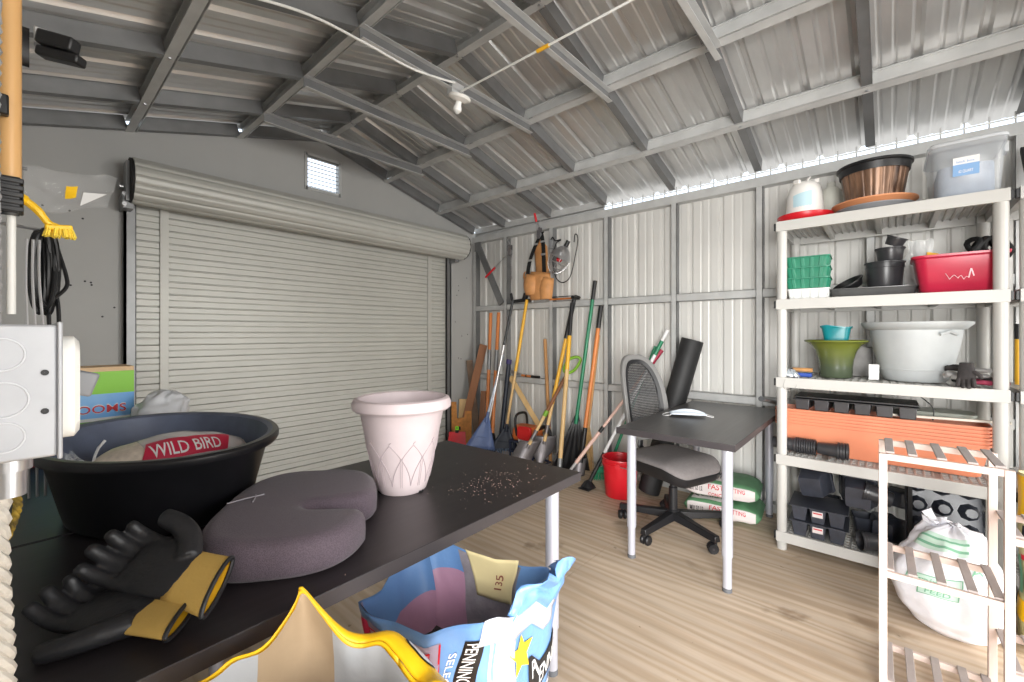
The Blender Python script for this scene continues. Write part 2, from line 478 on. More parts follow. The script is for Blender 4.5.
for y in FY[:] + [3.615]:
    for sg in (1, -1):
        g = G()
        xe = SX+.0 if sg > 0 else XL+.02
        xs_ = [RX] + [x for x in (PX[4:] if sg > 0 else [1.08, .46])] + [xe]
        for a, b in zip(xs_, xs_[1:]):
            a2 = a+.026*sg; b2 = b-.026*sg
            za, zb_ = zb(a2), zb(b2)
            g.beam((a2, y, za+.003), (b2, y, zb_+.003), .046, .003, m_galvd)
            g.beam((a2, y-.021, za+FD/2), (b2, y-.021, zb_+FD/2), .003, FD-.004, m_galvd)  # rafters take the darker copy, shade put into the colour
        obj('rafter', g, ceiling)
for y in FY:
    g = G(); z = 2.678
    y2 = y-.03
    g.bx(1.06, 2.34, y2-.0015, y2+.0015, z-.032, z+.032, m_galvd); g.bx(1.06, 2.34, y2-.03, y2, z-.0335, z-.0305, m_galv); g.bx(1.06, 2.34, y2-.03, y2, z+.0305, z+.0335, m_galv)
    obj('collar_tie', g, ceiling)
g = G()
for y in FY:
    for x in PX[1:]:
        g.lathe([(.0001, -.006), (.008, -.005), (.009, 0)], m_steel, (x, y, zb(x)-.001), 6)
obj('bolt', g, ceiling, kind='stuff')
# ------------------------------------------------------------------ black work tables
def _black_wood():
    m = mat('black_brown_laminate', (38, 34, 36), .36, var=.22, vscale=9, stretch=(.25, 6, 1), spec=.45)
    return m
m_top = _black_wood()
m_edge = mat('laminate_edge', (58, 54, 56), .4, var=.08)
m_leg = mat('silver_leg', (186, 188, 198), .35, .35)
m_foot = mat('grey_foot', (90, 92, 96), .6)
def adj_leg(parent, x, y, h, m=None, mf=None):
    g = G(); m = m or m_leg
    g.lathe([(.001, .02), (.0205, .02), (.0205, .17), (.025, .171), (.025, h-.006), (.045, h-.005), (.045, h)], m, (x, y, 0), 20, caps=(True, True))
    l = obj('leg', g, parent)
    g = G(); g.lathe([(.001, 0), (.022, 0), (.022, .012), (.0195, .021), (.001, .021)], m_foot, (x, y, 0), 16)
    obj('foot', g, l)
    return l
def table(name, label, loc, rz, L, W, legs, group=None, dirt=False):
    t = thing(name, label, 'table', loc, rz, group)
    g = G(); g.bx(0, L, 0, W, .701, .735, m_top); obj('table_top', g, t, bev=.0015)
    g = G()
    g.bx(-.0006, L+.0006, -.0008, -.0002, .7025, .7335, m_edge); g.bx(L+.0002, L+.0008, 0, W, .7025, .7335, m_edge)
    obj('edge_band', g, t)
    for x, y in legs: adj_leg(t, x, y, .701)
    return t
T1 = (-.105, .835, 0)
work = table('work_table', 'black laminate table on silver legs holding the pale pot, cushion and gloves', T1, R(1.3), 1.485, .745, [(1.40, .07), (1.38, .66), (.07, .66), (.07, .07)])
side = table('side_table', 'black laminate table butted behind the front table, under the big tub', (-.122, 1.592, 0), R(1.3), .62, 1.10, [(.55, .07), (.55, 1.03), (.07, 1.03), (.07, .07)])
ZT = .7352
# spilt soil crumbs on the front table
g = G(); m_crumb = mat('pale_soil_crumb', (140, 116, 108), .9, var=.2)
random.seed(3)
for k in range(260):
    if random.random() < .7: x, y = random.gauss(1.08, .1), random.gauss(1.03, .07)
    else: x, y = random.uniform(.1, 1.33), random.uniform(.87, 1.45)
    if (x-.49)**2+(y-1.175)**2 < .088 or (x-.842)**2+(y-1.225)**2 < .01 or (x-.3)**2+(y-1.655)**2 < .14 or x < .3: continue
    if not (-.05 < x < 1.33 and .87 < y < 1.55): continue
    s = random.uniform(.0006, .0020)
    g.box((x, y, ZT+s*.4), (s*random.uniform(1, 3), s, s*.8), m_crumb, M.Rotation(random.uniform(0, 3), 3, 'Z'))
o = obj('spilt_soil', g, label='pale crumbs of spilt soil on the front black table', cat='soil', kind='stuff', world=True, loc=(1.0, 1.0, ZT))

# ------------------------------------------------------------------ pale resin pot
m_pot = mat('pale_pink_resin', (200, 186, 188), .55, var=.04, vscale=16)
m_groove = mat('pot_relief_line', (172, 158, 162), .7)
def potr(z): return .079 + (.143-.079)*(z/.30)**.92
pot = thing('planter_pot', 'large pale pink plastic planter pot with a rolled rim on the front table', 'pot', (.842, 1.225, ZT))
g = G()
outer = [(.001, .0), (.074, .0), (.079, .006)] + [(potr(z), z) for z in (.03, .06, .10, .14, .18, .185, .22, .255)]
g.lathe(outer + [(.141, .266), (.153, .267), (.160, .274), (.161, .289), (.154, .303), (.144, .307), (.137, .303), (.135, .285), (.114, .15), (.078, .02), (.001, .018)], m_pot, n=56)
obj('body', g, pot)
g = G()
def pS(a, z, e=.0012):
    r = potr(z)+e; return V((r*math.cos(a), r*math.sin(a), z))
na = 10
for k in range(na):
    a0 = 2*PI*k/na
    for s in (1, -1):
        g.tube([pS(a0+s*(.36*math.sin(t*PI/2)**1.0 if False else .62*(1-(1-t)**1.7)), .035+.135*(1-t)) for t in [i/12 for i in range(13)]][::-1], .0013, m_groove, 5)
    g.tube([pS(a0, .172+.004*math.sin(i)) for i in range(2)] + [pS(a0+.05, .18)], .0013, m_groove, 5)
    for s in (.03, -.03): g.tube([pS(a0+.31+s, .03+.012*i) for i in range(9)], .0009, m_groove, 4)
obj('relief', g, pot)
g = G()
for k in range(3):
    a = R(-75+k*120); g.box((.073*math.cos(a), .073*math.sin(a), .005), (.012, .02, .010), m_blackm, M.Rotation(a, 3, 'Z'))
obj('drain_notch', g, pot)

# ------------------------------------------------------------------ coccyx cushion
m_mesh = bpy.data.materials.new('aubergine_mesh_fabric'); m_mesh.use_nodes = True
def _mesh():
    nt = m_mesh.node_tree; N = nt.nodes; L = nt.links; b = N['Principled BSDF']
    tc = N.new('ShaderNodeTexCoord'); v = N.new('ShaderNodeTexVoronoi'); v.inputs['Scale'].default_value = 420
    L.new(tc.outputs['Object'], v.inputs['Vector'])
    r = N.new('ShaderNodeValToRGB'); r.color_ramp.elements[0].color = lin((66, 55, 64)); r.color_ramp.elements[1].color = lin((88, 76, 86)); r.color_ramp.elements[0].position = .25; r.color_ramp.elements[1].position = .6
    L.new(v.outputs['Distance'], r.inputs[0]); L.new(r.outputs[0], b.inputs['Base Color'])
    b.inputs['Roughness'].default_value = .8; b.inputs['Sheen Weight'].default_value = .15
    bp = N.new('ShaderNodeBump'); bp.inputs['Strength'].default_value = .35; bp.inputs['Distance'].default_value = .002; L.new(v.outputs['Distance'], bp.inputs['Height']); L.new(bp.outputs[0], b.inputs['Normal'])
_mesh()
def cushion_outline(n=0):
    """Rounded U outline: a long pad along y with a slit running in from the +x side."""
    e = 2.9; A, B = .186, .262
    pts = []
    for i in range(90):
        a = R(0)+2*PI*i/90
        ca, sa = math.cos(a), math.sin(a)
        pts.append((A*math.copysign(abs(ca)**(2/e), ca), B*math.copysign(abs(sa)**(2/e), sa)))
    y0 = .012
    pts = [p for p in pts if not (p[0] > 0 and abs(p[1]+.045) < .07)]
    slit = [(x, y-.045) for x, y in [(.172, -.050), (.150, -.034), (.10, -.024), (.045, -.018), (.025, -.008), (.025, .008), (.045, .018), (.10, .024), (.150, .034), (.172, .050)]]
    k0 = max(range(len(pts)), key=lambda k: (pts[k][0] > 0 and pts[k][1] < -.045, pts[k][1] if pts[k][1] < -.045 and pts[k][0] > 0 else -9))
    P = pts[:k0+1]+slit+pts[k0+1:]
    for _ in range(2):
        Q = []
        for k in range(len(P)):
            a, b = V(P[k]), V(P[(k+1) % len(P)])
            Q += [tuple(a.lerp(b, .25)), tuple(a.lerp(b, .75))]
        P = Q
    return P
ol = cushion_outline(200)
cush = thing('seat_cushion', 'dark aubergine mesh seat cushion with a tailbone notch on the front table', 'cushion', (.492, 1.175, ZT), R(-37))
g = G()
H = .078
def inset(poly, d):
    n = len(poly); out = []
    for i in range(n):
        a = V(poly[i-1]); b = V(poly[(i+1) % n]); t = (b-a)
        if t.length < 1e-6: out.append(poly[i]); continue
        t.normalize(); nrm = V((-t.y, t.x)); out.append(tuple(V(poly[i])+nrm*d))
    return out
rings = []
for d, z in ((.018, 0), (.006, .003), (0, .012), (-.001, .035), (.0, .055), (.005, .067), (.013, .075), (.024, .079), (.036, .080)):
    q = inset(ol, d) if d else ol
    rings.append([V((x, y, z + (.006*max(0, -x/.18) if z > .05 else 0))) for x, y in q])
g.loft(rings, m_mesh)
obj('cover', g, cush, ang=60)
g = G(); m_thread = mat('grey_thread', (150, 146, 152), .8)
for s in (1, -1):
    g.tube([(-.14+.03*s, -.02, .0855), (-.125+.012*s, .005, .0862), (-.11-.01*s, .03, .0862)], .0018, m_thread, 5)
obj('loose_thread', g, cush)

# ------------------------------------------------------------------ oval stock tub with a seed sack in it
m_tub = mat('black_tub_plastic', (20, 20, 23), .33, var=.1, vscale=30)
m_tubin = mat('tub_inside_dust_and_reflection', (92, 100, 120), .5, var=.25, vscale=7)  # dust plus bluish reflected light, both painted into the colour
tub = thing('stock_tub', 'wide oval black plastic tub straddling the two black tables', 'tub', (.290, 1.668, ZT), R(4))
g = G()
def ov(r, z, a): return r
g.lathe([(.001, .001), (.72, .001), (.755, .008), (.775, .03), (.90, .185), (.915, .19), (.985, .192), (1.0, .200), (1.0, .212), (.985, .218), (.945, .218)], m_tub, n=64, sx=.285, sy=.405)
obj('body', g, tub)
g = G(); g.lathe([(.945, .218), (.90, .212), (.875, .185), (.745, .035), (.72, .02), (.001, .02)], m_tubin, n=64, sx=.285, sy=.405)
obj('inside', g, tub)
# seed sack
m_sack = mat('translucent_seed_bag', (214, 200, 184), .3, var=.12, vscale=60)
m_filmw = mat('whitish_film', (235, 232, 238), .2, alpha=.55)
sack = thing('seed_bag', 'clear sack of pale seed with red lettering lying in the black tub', 'bag', (.315, 1.68, ZT+.026), R(4)); sack.scale = (.86, .95, .95)
def sS(u, v, e=0):
    """u: 0..1 along, v: 0..1 around."""
    x = -.225+.45*u; w_ = max(.06, math.sin(PI*min(1, max(0, .04+u*.93)))**.42)
    a = 2*PI*v
    n = .006*NZ.noise(V((u*7, math.cos(a)*1.5, math.sin(a)*1.5)))
    hgt = .088*w_*(1.0 if u < .85 else 1.0)
    c, s_ = math.cos(a), math.sin(a)
    y = (.125*w_+n+e)*math.copysign(abs(c)**.8, c); z = .095 + (hgt+n+e)*math.copysign(abs(s_)**.8, s_)
    return V((x, y, max(z, .004)))
g = G(); g.loft([[sS(i/20, j/36) for j in range(36)] for i in range(21)], m_sack)
obj('sack', g, sack)
g = G()
patch(g, lambda u, v: sS(u, v, .002), .28, .98, .10, .48, m_filmw, 18, 14)
obj('film', g, sack)
g = G(); m_cr = mat('crimson_print', (196, 30, 66), .45)
def sS2(u, v): return sS(u, v, .0045)
patch(g, sS2, .24, .80, .30, .44, m_cr, 16, 8, shape=lambda u, v, a, b: (u+.06*(1-b), v))
obj('red_panel', g, sack)
g = G()
write(g, 'WILD BIRD', lambda u, v: sS(u, .74-v, .006), .30, .32, .018, .085, m_wprint, width=.46)
obj('lettering', g, sack)
g = G(); random.seed(5)
for k in range(9):
    a = random.uniform(0, 6.28); l = random.uniform(.05, .085); z0 = random.uniform(.1, .16)
    p0 = V((-.215, 0, .12)); p1 = p0+V((-.035-.03*random.random(), l*math.cos(a)*.7, .02+l*.45*abs(math.sin(a))))
    d = V((0, .022*math.sin(a), .022*math.cos(a)))
    g.grid(lambda u, v, p0=p0, p1=p1, d=d: p0.lerp(p1, u)+d*(v-.5)*(.4+u*1.6)+V((0, 0, .008*math.sin(u*9+v*5))), 6, 4, m_clear)
g.tube([(-.215, 0, .12), (-.205, .012, .155), (-.20, -.006, .18), (-.185, -.012, .20)], .004, m_wprint, 6)
obj('gathered_neck', g, sack)

# ------------------------------------------------------------------ work gloves, one on the other
m_leather = mat('black_goat_leather', (24, 24, 27), .5, var=.25, vscale=18, bump=.25, bscale=55)
m_tan = mat('tan_glove_cuff', (176, 144, 74), .75, var=.08, bump=.15, bscale=90)
m_lin = mat('yellow_lining', (232, 186, 36), .7)
def glove(label, loc, rot, curl, thumb, group, mir=1, cw=1.0):
    t = thing('work_glove', label, 'glove', loc, group=group, rot=rot)
    g = G()
    # palm: lofted flattened rings from the wrist (x=0) to the knuckles (x=.105)
    rings = []
    for x, w_, h_, yo in ((0, .037, .014, 0), (.02, .040, .017, 0), (.05, .046, .020, 0), (.085, .047, .019, .0), (.108, .043, .015, .0)):
        rings.append([V((x, yo+w_*math.cos(2*PI*j/20)*(1), .022+h_*math.sin(2*PI*j/20))) for j in range(20)])
    g.loft(rings, m_leather)
    lens = ((.034, .070, .0125), (.011, .080, .013), (-.012, .074, .0125), (-.034, .058, .0115))
    for i, (y, L_, r_) in enumerate(lens):
        c = curl[i]; P = [V((.09, y, .022))]; ang = c*.25; d = 0
        p = P[0].copy(); yd = y*1.6; ns = 16; tl_ = L_+.02
        for q in range(ns):
            a = c*2.0*max(0, (q-2)/(ns-2)); s_ = tl_/ns
            p = p+V((s_*math.cos(a), s_*yd, s_*math.sin(a))); P.append(p.copy())
        Q = P; k = len(Q)
        g.tube(Q, [r_*(1.02-.2*(q/(k-1))) if q < k-1 else r_*.5 for q in range(k)], m_leather, 12)
    P = [V((x, y*mir, z)) for x, y, z in thumb]
    Q = smoothpath(P, 4); k = len(Q)
    g.tube(Q, [.020*(1-.28*q/(k-1)) if q < k-1 else .008 for q in range(k)], m_leather, 12)
    obj('hand', g, t, remesh=.0032, smooth=4)
    g = G()
    def cuff(r0, mm, x0, x1, e, flare=1.0):
        rings = []
        for i in range(7):
            u = i/6; x = x0+(x1-x0)*u
            rings.append([V((x-.012*math.cos(2*PI*j/28)*u, (r0+.004*u*flare)*math.cos(2*PI*j/28), .022+(.0125+.001*u+e)*math.sin(2*PI*j/28))) for j in range(28)])
        g.loft(rings, mm, False, False)
    cuff(.0385, m_tan, .012, -.062, .0)
    # tan back of the hand running up past the wrist
    obj('cuff', g, t, solid=.0015)
    g = G(); cuff(.0365, m_lin, .005, -.060, -.0015)
    obj('lining', g, t)
    g = G()
    P = [V((-.062-.012*math.cos(2*PI*j/28), .0425*math.cos(2*PI*j/28), .022+.0135*math.sin(2*PI*j/28))) for j in range(29)]
    g.tube(P, .0036, m_leather, 7, caps=False); obj('binding', g, t)
    return t
GL = 'pair of black leather work gloves on the front table'
g1 = glove('lower black leather glove with its thumb stretched towards the table corner', (.150, .975, ZT+.006), (R(-8), 0, R(124)), (.55, .65, .75, .85), ((.005, .02, .022), (.03, .045, .024), (.055, .064, .022), (.080, .078, .020), (.092, .084, .018)), GL, 1)
g1.scale = (1.08, 1.10, 1.0)
g2 = glove('upper black leather glove with curled fingers, its tan cuff against the cushion', (.216, .985, ZT+.046), (R(-36), R(-6), R(117)), (.55, .65, .75, .7), ((.02, .022, .026), (.045, .050, .032), (.072, .062, .042), (.10, .064, .05), (.108, .064, .052)), GL, -1)
g2.scale = (1.12, 1.16, 1.1)
g = G(); g.bx(-.058, -.030, -.022, -.006, .009, .0098, m_wprint); obj('care_tag', g, g2)

# ------------------------------------------------------------------ boxes and bags on the side table
m_card = mat('card_edge', (222, 190, 150), .7)
m_lime = mat('lime_print', (132, 204, 32), .45); m_sky = mat('sky_blue_print', (80, 156, 226), .4, c2=(150, 200, 240), vscale=5)
m_grassp = mat('grass_print', (110, 180, 90), .5, var=.3, vscale=60)
bx = thing('garden_box', 'green and blue printed cardboard box at the far left end of the side table', 'box', (.005, 2.49, ZT), R(2))
g = G(); g.bx(0, .325, 0, .16, .001, .375, m_card); obj('carton', g, bx, bev=.002)
g = G(); e = -.0012
def bS(u, v): return V((.325*u, e, .375*v))
patch(g, bS, 0, 1, .70, .95, m_lime, 1, 1); patch(g, bS, 0, 1, .0, .70, m_sky, 1, 1)
e = -.0018; patch(g, bS, 0, 1, .29, .40, m_grassp, 1, 1); patch(g, bS, 0, 1, 0, .025, m_rprint, 1, 1)
patch(g, bS, 0, 1, .40, .44, m_wprint, 8, 1, shape=lambda u, v, a, b: (u, .40+.035*b))
obj('print', g, bx)
g = G(); e = -.0028; write(g, 'BLOOMS', bS, .28, .485, .1, .10, m_wprint, width=.64); e = -.0032; write(g, 'BLOOMS', bS, .283, .49, .1, .085, m_rprint, width=.635, bold=False)
obj('lettering', g, bx)
m_crump = mat('crumpled_grey_film', (206, 208, 212), .35, var=.08, vscale=20, alpha=.96)
g = G()
def cr(u, v):
    a = 2*PI*u; t = v
    r = .085*(math.sin(PI*min(1, .08+.92*t))**.6)+.006
    n = NZ.noise(V((math.cos(a)*2.2, math.sin(a)*2.2, t*5)))*.022 + NZ.noise(V((math.cos(a)*6, math.sin(a)*6, t*12)))*.009
    return V((.0+(r+n)*math.cos(a)*1.0+.05*t, (r+n)*math.sin(a)*.8, max(0, .27*(1-(1-t)**1.6) if t < 1 else .27)+n*.5*(t > 0)))
g.grid(cr, 44, 26, m_crump)
obj('crumpled_bag', g, label='crumpled silvery plastic bag beside the printed cardboard box', cat='bag', loc=(.345, 2.385, ZT+.004), rot=(0, R(10), 0), ang=80)
# ------------------------------------------------------------------ desk
m_dtop = mat('charcoal_desk_laminate', (74, 72, 72), .34, var=.16, vscale=10, stretch=(.3, 7, 1))
DL, DW_ = 1.25, .60
desk = thing('desk', 'small charcoal desk on silver tube legs with the office chair under it', 'desk', (2.18, .538, 0), R(.6))
g = G(); g.bx(0, DL, 0, DW_, .701, .735, m_dtop); obj('desk_top', g, desk, bev=.0015)
g = G(); g.bx(-.0008, -.0002, 0, DW_, .7025, .7335, m_edge); g.bx(0, DL, -.0008, -.0002, .7025, .7335, m_edge); obj('edge_band', g, desk)
for x, y in ((.085, .055), (.085, DW_-.05), (DL-.05, .07), (DL-.05, DW_-.05)): adj_leg(desk, x, y, .701)

# face mask on the desk
m_mask = mat('pale_blue_mask', (206, 216, 226), .8)
g = G()
def mk(u, v):
    x = .175*(u-.5); y = .085*(v-.5)*(1-.15*abs(2*u-1))
    z = .012+.022*math.sin(PI*v)*math.sin(PI*u)**.7 + .003*math.sin(v*18)
    return V((x, y, z))
mask = thing('face_mask', 'pale blue disposable face mask lying on the charcoal desk', 'mask', (2.76, .955, .7353), R(-62)); mask.scale = (1.2, 1.25, 1.25)
g.grid(mk, 16, 14, m_mask); obj('mask_body', g, mask, solid=.0015)
g = G()
for s in (1, -1): g.tube(smoothpath([(s*.085, -.035, .010), (s*.115, -.03, .004), (s*.125, .0, .003), (s*.11, .03, .004), (s*.085, .035, .010)], 5), .0018, m_wprint, 5)
obj('ear_loop', g, mask)

# ------------------------------------------------------------------ office chair
m_chblk = mat('chair_black_nylon', (26, 26, 29), .4, var=.1)
m_chgrey = mat('chair_grey_shell', (118, 117, 116), .5, var=.04)
m_seatf = mat('chair_grey_fabric', (112, 107, 106), .85, var=.08, vscale=60, bump=.1, bscale=300)
chair = thing('office_chair', 'grey and black mesh-back office chair on five casters pushed under the desk', 'chair', (2.76, 1.045, 0), R(-20))
g = G()
g.lathe([(.001, .07), (.035, .07), (.038, .085), (.035, .125), (.03, .13), (.001, .13)], m_chblk, n=20)
g.lathe([(.027, .13), (.027, .27), (.020, .275), (.020, .40), (.001, .40)], m_chblk, n=18)
obj('gas_lift', g, chair)
for k in range(5):
    a = R(48+72*k)
    d = V((math.cos(a), math.sin(a), 0)); n_ = V((-d.y, d.x, 0))
    g = G()
    rings = []
    for t, w_, z0, z1 in ((.03, .034, .072, .122), (.18, .028, .070, .110), (.345, .022, .064, .100)):
        rings.append([d*t+n_*w_+V((0, 0, z0)), d*t-n_*w_+V((0, 0, z0)), d*t-n_*w_*.7+V((0, 0, z1)), d*t+n_*w_*.7+V((0, 0, z1))])
    g.loft(rings, m_chblk)
    sp = obj('base_spoke', g, chair, bev=.004)
    g = G(); p = d*.332
    ca = a+1.1+k
    cd = V((math.cos(ca), math.sin(ca), 0)); cn = V((-cd.y, cd.x, 0))
    rot = M((cn, V((0, 0, 1)), cn.cross(V((0, 0, 1))))).transposed() @ M.Rotation(R(90), 3, 'Y')
    for s in (1, -1):
        g.lathe([(.001, -.009), (.024, -.011), (.0295, -.005), (.0295, .005), (.024, .011), (.001, .009)], m_chblk, p+cd*.016+cn*.016*s+V((0, 0, .0298)), 18, rot=rot)
        g.lathe([(.001, .0095), (.012, .0095), (.012, .008)], m_edge, p+cd*.016+cn*.016*s+V((0, 0, .0298)), 12, rot=rot)
    g.tube([p+V((0, 0, .03)), p+V((0, 0, .085))], .008, m_chblk, 8)
    g.box(p+cd*.012+V((0, 0, .044)), (.03, .02, .016), m_chblk)
    obj('caster', g, sp)
# seat: thick cushion with a waterfall front (front is local -y)
g = G(); g2_ = G()
def seatring(z, d, fz):
    pts = rrect(.47-2*d, .45-2*d, .11-d*.4, 6); out = []
    for x, y in pts:
        f = max(0, (-y-.10)/.125)
        b = max(0, (y-.12)/.1)
        out.append(V((x, y, z - fz*.055*f*f + .012*b*b)))
    return out
g2_.loft([seatring(.365, .06, .8), seatring(.374, .025, .9), seatring(.41, .006, 1), seatring(.452, .0, 1)], m_chblk)
obj('seat_pan', g2_, chair)
g.loft([seatring(.452, .002, 1), seatring(.462, .004, 1), seatring(.474, .018, 1), seatring(.480, .05, 1), seatring(.481, .12, 1), seatring(.480, .19, .9)], m_seatf)
obj('seat', g, chair, ang=60)
g = G(); g.beam((0, 0, .40), (.12, -.01, .385), .012, .008, m_steel); g.beam((.115, -.01, .385), (.16, -.012, .383), .022, .012, m_chblk); g.box((0, .02, .40), (.14, .18, .03), m_chblk)
obj('height_lever', g, chair)
# back: curved frame leaning slightly, mesh inside
def bP(u, w_, e=0):
    """u across (-1..1), w up 0..1; back sheet of the chair."""
    y = .235+.12*w_+.03*math.sin(PI*w_)*-1 - .035*u*u + e
    return y
def outl(w0):
    pts = []
    for k in range(64):
        a = 2*PI*k/64
        ca, sa = math.cos(a), math.sin(a)
        u = math.copysign(abs(ca)**(2/2.9), ca); t = math.copysign(abs(sa)**(2/2.9), sa)
        w_ = .5+.5*t
        hw = (.232-.058*w_-.03*(1-w_)**2)
        x = u*(hw-w0); z = .56+.29*t*(1-w0/.29)*1.0 + .255-.0
        pts.append((x, (z-.525)/.58, z))
    return pts
def Bpt(x, w_, z, e): return V((x, bP(x/.21, w_, e), z))
g = G()
o_, i_ = outl(0), outl(.036)
loops = [[Bpt(x, w_, z, e) for x, w_, z in q] for q, e in ((o_, -.012), (o_, .016), (i_, .014), (i_, -.010))]
n = len(o_)
g.loft([[loops[a][k] for a in range(4)] for k in range(n)] + [[loops[a][0] for a in range(4)]], m_chgrey, False, False)
back = obj('backrest', g, chair, bev=.005)
g = G(); i2 = outl(.06)
l2 = [[Bpt(x, w_, z, e) for x, w_, z in q] for q, e in ((i_, -.012), (i_, .012), (i2, .008), (i2, -.006))]
g.loft([[l2[a][k] for a in range(4)] for k in range(n)] + [[l2[a][0] for a in range(4)]], m_chblk, False, False)
obj('inner_rim', g, back)
g = G()
NXs, NZs = 34, 52
def inside(x, z):
    t = (z-.815)/.29/(1-.055/.29); 
    if abs(t) >= 1: return 0
    w_ = (z-.525)/.58; hw = .232-.058*w_-.03*(1-w_)**2-.055
    return hw*(1-abs(t)**2.9)**(1/2.9)
for k in range(NZs):
    z = .53+.57*(k+.5)/NZs; h_ = inside(x, z) if False else inside(0, z)
    if h_ > .02: g.tube([Bpt(h_*t, (z-.525)/.58, z, 0) for t in (-1, -.5, 0, .5, 1)], .0028, m_chblk, 4)
for k in range(NXs):
    x = -.185+.37*(k+.5)/NXs
    zs_ = [.53+.57*q/40 for q in range(41) if inside(0, .53+.57*q/40) >= abs(x)]
    if len(zs_) > 3: g.tube([Bpt(x, (z-.525)/.58, z, 0) for z in zs_[::3]+[zs_[-1]]], .0028, m_chblk, 4)
obj('mesh_panel', g, back)
g = G()
hw = [inside(0, .53+.13*q/5) for q in range(6)]
g.loft([[Bpt(hw[q]*t, (z-.525)/.58, z, .004+.012*s) for s in (0, 1) for t in ((-1, -.5, 0, .5, 1) if s == 0 else (1, .5, 0, -.5, -1))] for q, z in enumerate([.53+.15*q/5 for q in range(6)])], m_chblk)
g.tube([(0, .10, .40), (0, .22, .41), (0, .285, .47), (0, .275, .60)], [.028, .026, .024, .022], m_chblk, 10, flat=.5)
obj('lumbar_bracket', g, chair)

# ------------------------------------------------------------------ black roll, bucket, concrete bags
m_roll = mat('black_landscape_fabric', (34, 34, 35), .6, var=.12, vscale=20)
a_, b_ = V((3.22, 1.41, .083)), V((3.375, 1.13, 1.26)); d_ = (b_-a_); Lr = d_.length
g = G(); rq = V((0, 0, 1)).rotation_difference(d_.normalized()).to_matrix()
sp = []
g.lathe([(.02, 0), (.079, 0), (.081, .01), (.080, Lr*.5), (.081, Lr-.005), (.079, Lr), (.075, Lr-.004), (.070, Lr), (.065, Lr-.004), (.06, Lr), (.03, Lr), (.03, Lr-.2), (.001, Lr-.2)], m_roll, n=36, rot=rq, caps=(True, False))
obj('fabric_roll', g, label='tall black roll of landscape fabric leaning against the ribbed wall behind the desk', cat='roll', loc=(a_.x-.0, a_.y, .0), rot=(0, 0, 0)) if False else None
o = obj('fabric_roll', g, label='tall black roll of landscape fabric leaning against the ribbed wall behind the desk', cat='roll', loc=tuple(a_-V((0, 0, .055))))
bk = thing('bucket', 'red plastic bucket on the plywood floor beside the desk', 'bucket', (3.065, 1.57, 0))
g = G()
g.lathe([(.001, .003), (.108, .003), (.114, .01), (.128, .20), (.131, .24), (.139, .242), (.141, .262), (.134, .265), (.136, .285), (.142, .29), (.140, .30), (.131, .298), (.124, .24), (.106, .02), (.001, .018)], m_red, n=40)
obj('body', g, bk)
g = G()
for k in range(2):
    a = R(20+180*k); g.box((.141*math.cos(a), .141*math.sin(a), .262), (.02, .035, .035), m_red, M.Rotation(a, 3, 'Z'))
g.tube(smoothpath([(.147*math.cos(R(20)), .147*math.sin(R(20)), .262), (.10, -.10, .245), (.0, -.152, .235), (-.09, -.15, .245), (-.147*math.cos(R(20)), -.147*math.sin(R(20)), .262)], 6), .003, m_steel, 6)
obj('handle', g, bk)

m_cgreen = mat('green_paper_sack', (92, 138, 100), .6, var=.14, vscale=14, bump=.3, bscale=22)
m_cpale = mat('pale_sack_band', (214, 206, 204), .6, var=.05)
def pillow_bag(L_, W_, H_, seed, sag=.0):
    def S(u, v, e=0):
        """u around the section (0 at the front bottom edge going up), v along the length."""
        a = 2*PI*u - PI*.75
        t = 2*v-1
        en = (1-abs(t)**5)**.5 if abs(t) < 1 else 0
        c, s = math.cos(a), math.sin(a)
        nn = .010*NZ.noise(V((c*2+seed, s*2, v*6)))
        y = (W_/2*(.86+.14*en)+nn+e)*math.copysign(abs(c)**.55, c)
        z = (H_/2*max(.10, en)+nn*en+e)*math.copysign(abs(s)**.6, s)
        return V((L_*(v-.5), y, z + H_/2 + .002))
    return S
def cbag(label, loc, rz, seed):
    t = thing('concrete_bag', label, 'bag', loc, rz, 'green concrete mix bags under the desk')
    S = pillow_bag(.47, .33, .125, seed)
    g = G(); g.loft([[S(j/36, i/26) for j in range(36)] for i in range(27)], m_cgreen); obj('sack', g, t, ang=70)
    g = G(); e = .0025
    P = lambda u, v: S(u, v, e)
    # front face: angle -135..-45deg is bottom ; front long side is u in .25..  (c<0 side)
    patch(g, P, .80, .96, .06, .94, m_cpale, 30, 12)
    patch(g, P, .56, .73, .10, .60, m_cpale, 16, 16)
    obj('printed_band', g, t)
    e2 = .0045
    Q2 = lambda a, b: S(.96-b, a, e2)
    word(t, 'FAST', Q2, .36, .088, .1, .050, m_rprint, width=.20); word(t, 'SETTING', Q2, .60, .088, .1, .045, m_rprint, width=.22)
    word(t, 'CONCRETE', Q2, .36, .020, .1, .05, m_rprint, width=.30)
    word(t, 'MIX 50 LB', Q2, .10, .06, .1, .035, m_ink, width=.18)
    Q3 = lambda a, b: S(.73-b, a, .0045)
    word(t, 'QUIKRETE', Q3, .13, .05, .1, .06, m_ink, width=.44)
    return t
c1 = cbag('green concrete mix bag lying on the floor, lower one of its stack', (3.215, .862, .006), R(-84), 1.0)
c2 = cbag('green concrete mix bag with red lettering, on top of its stack', (3.21, .872, .146), R(-82), 4.0)

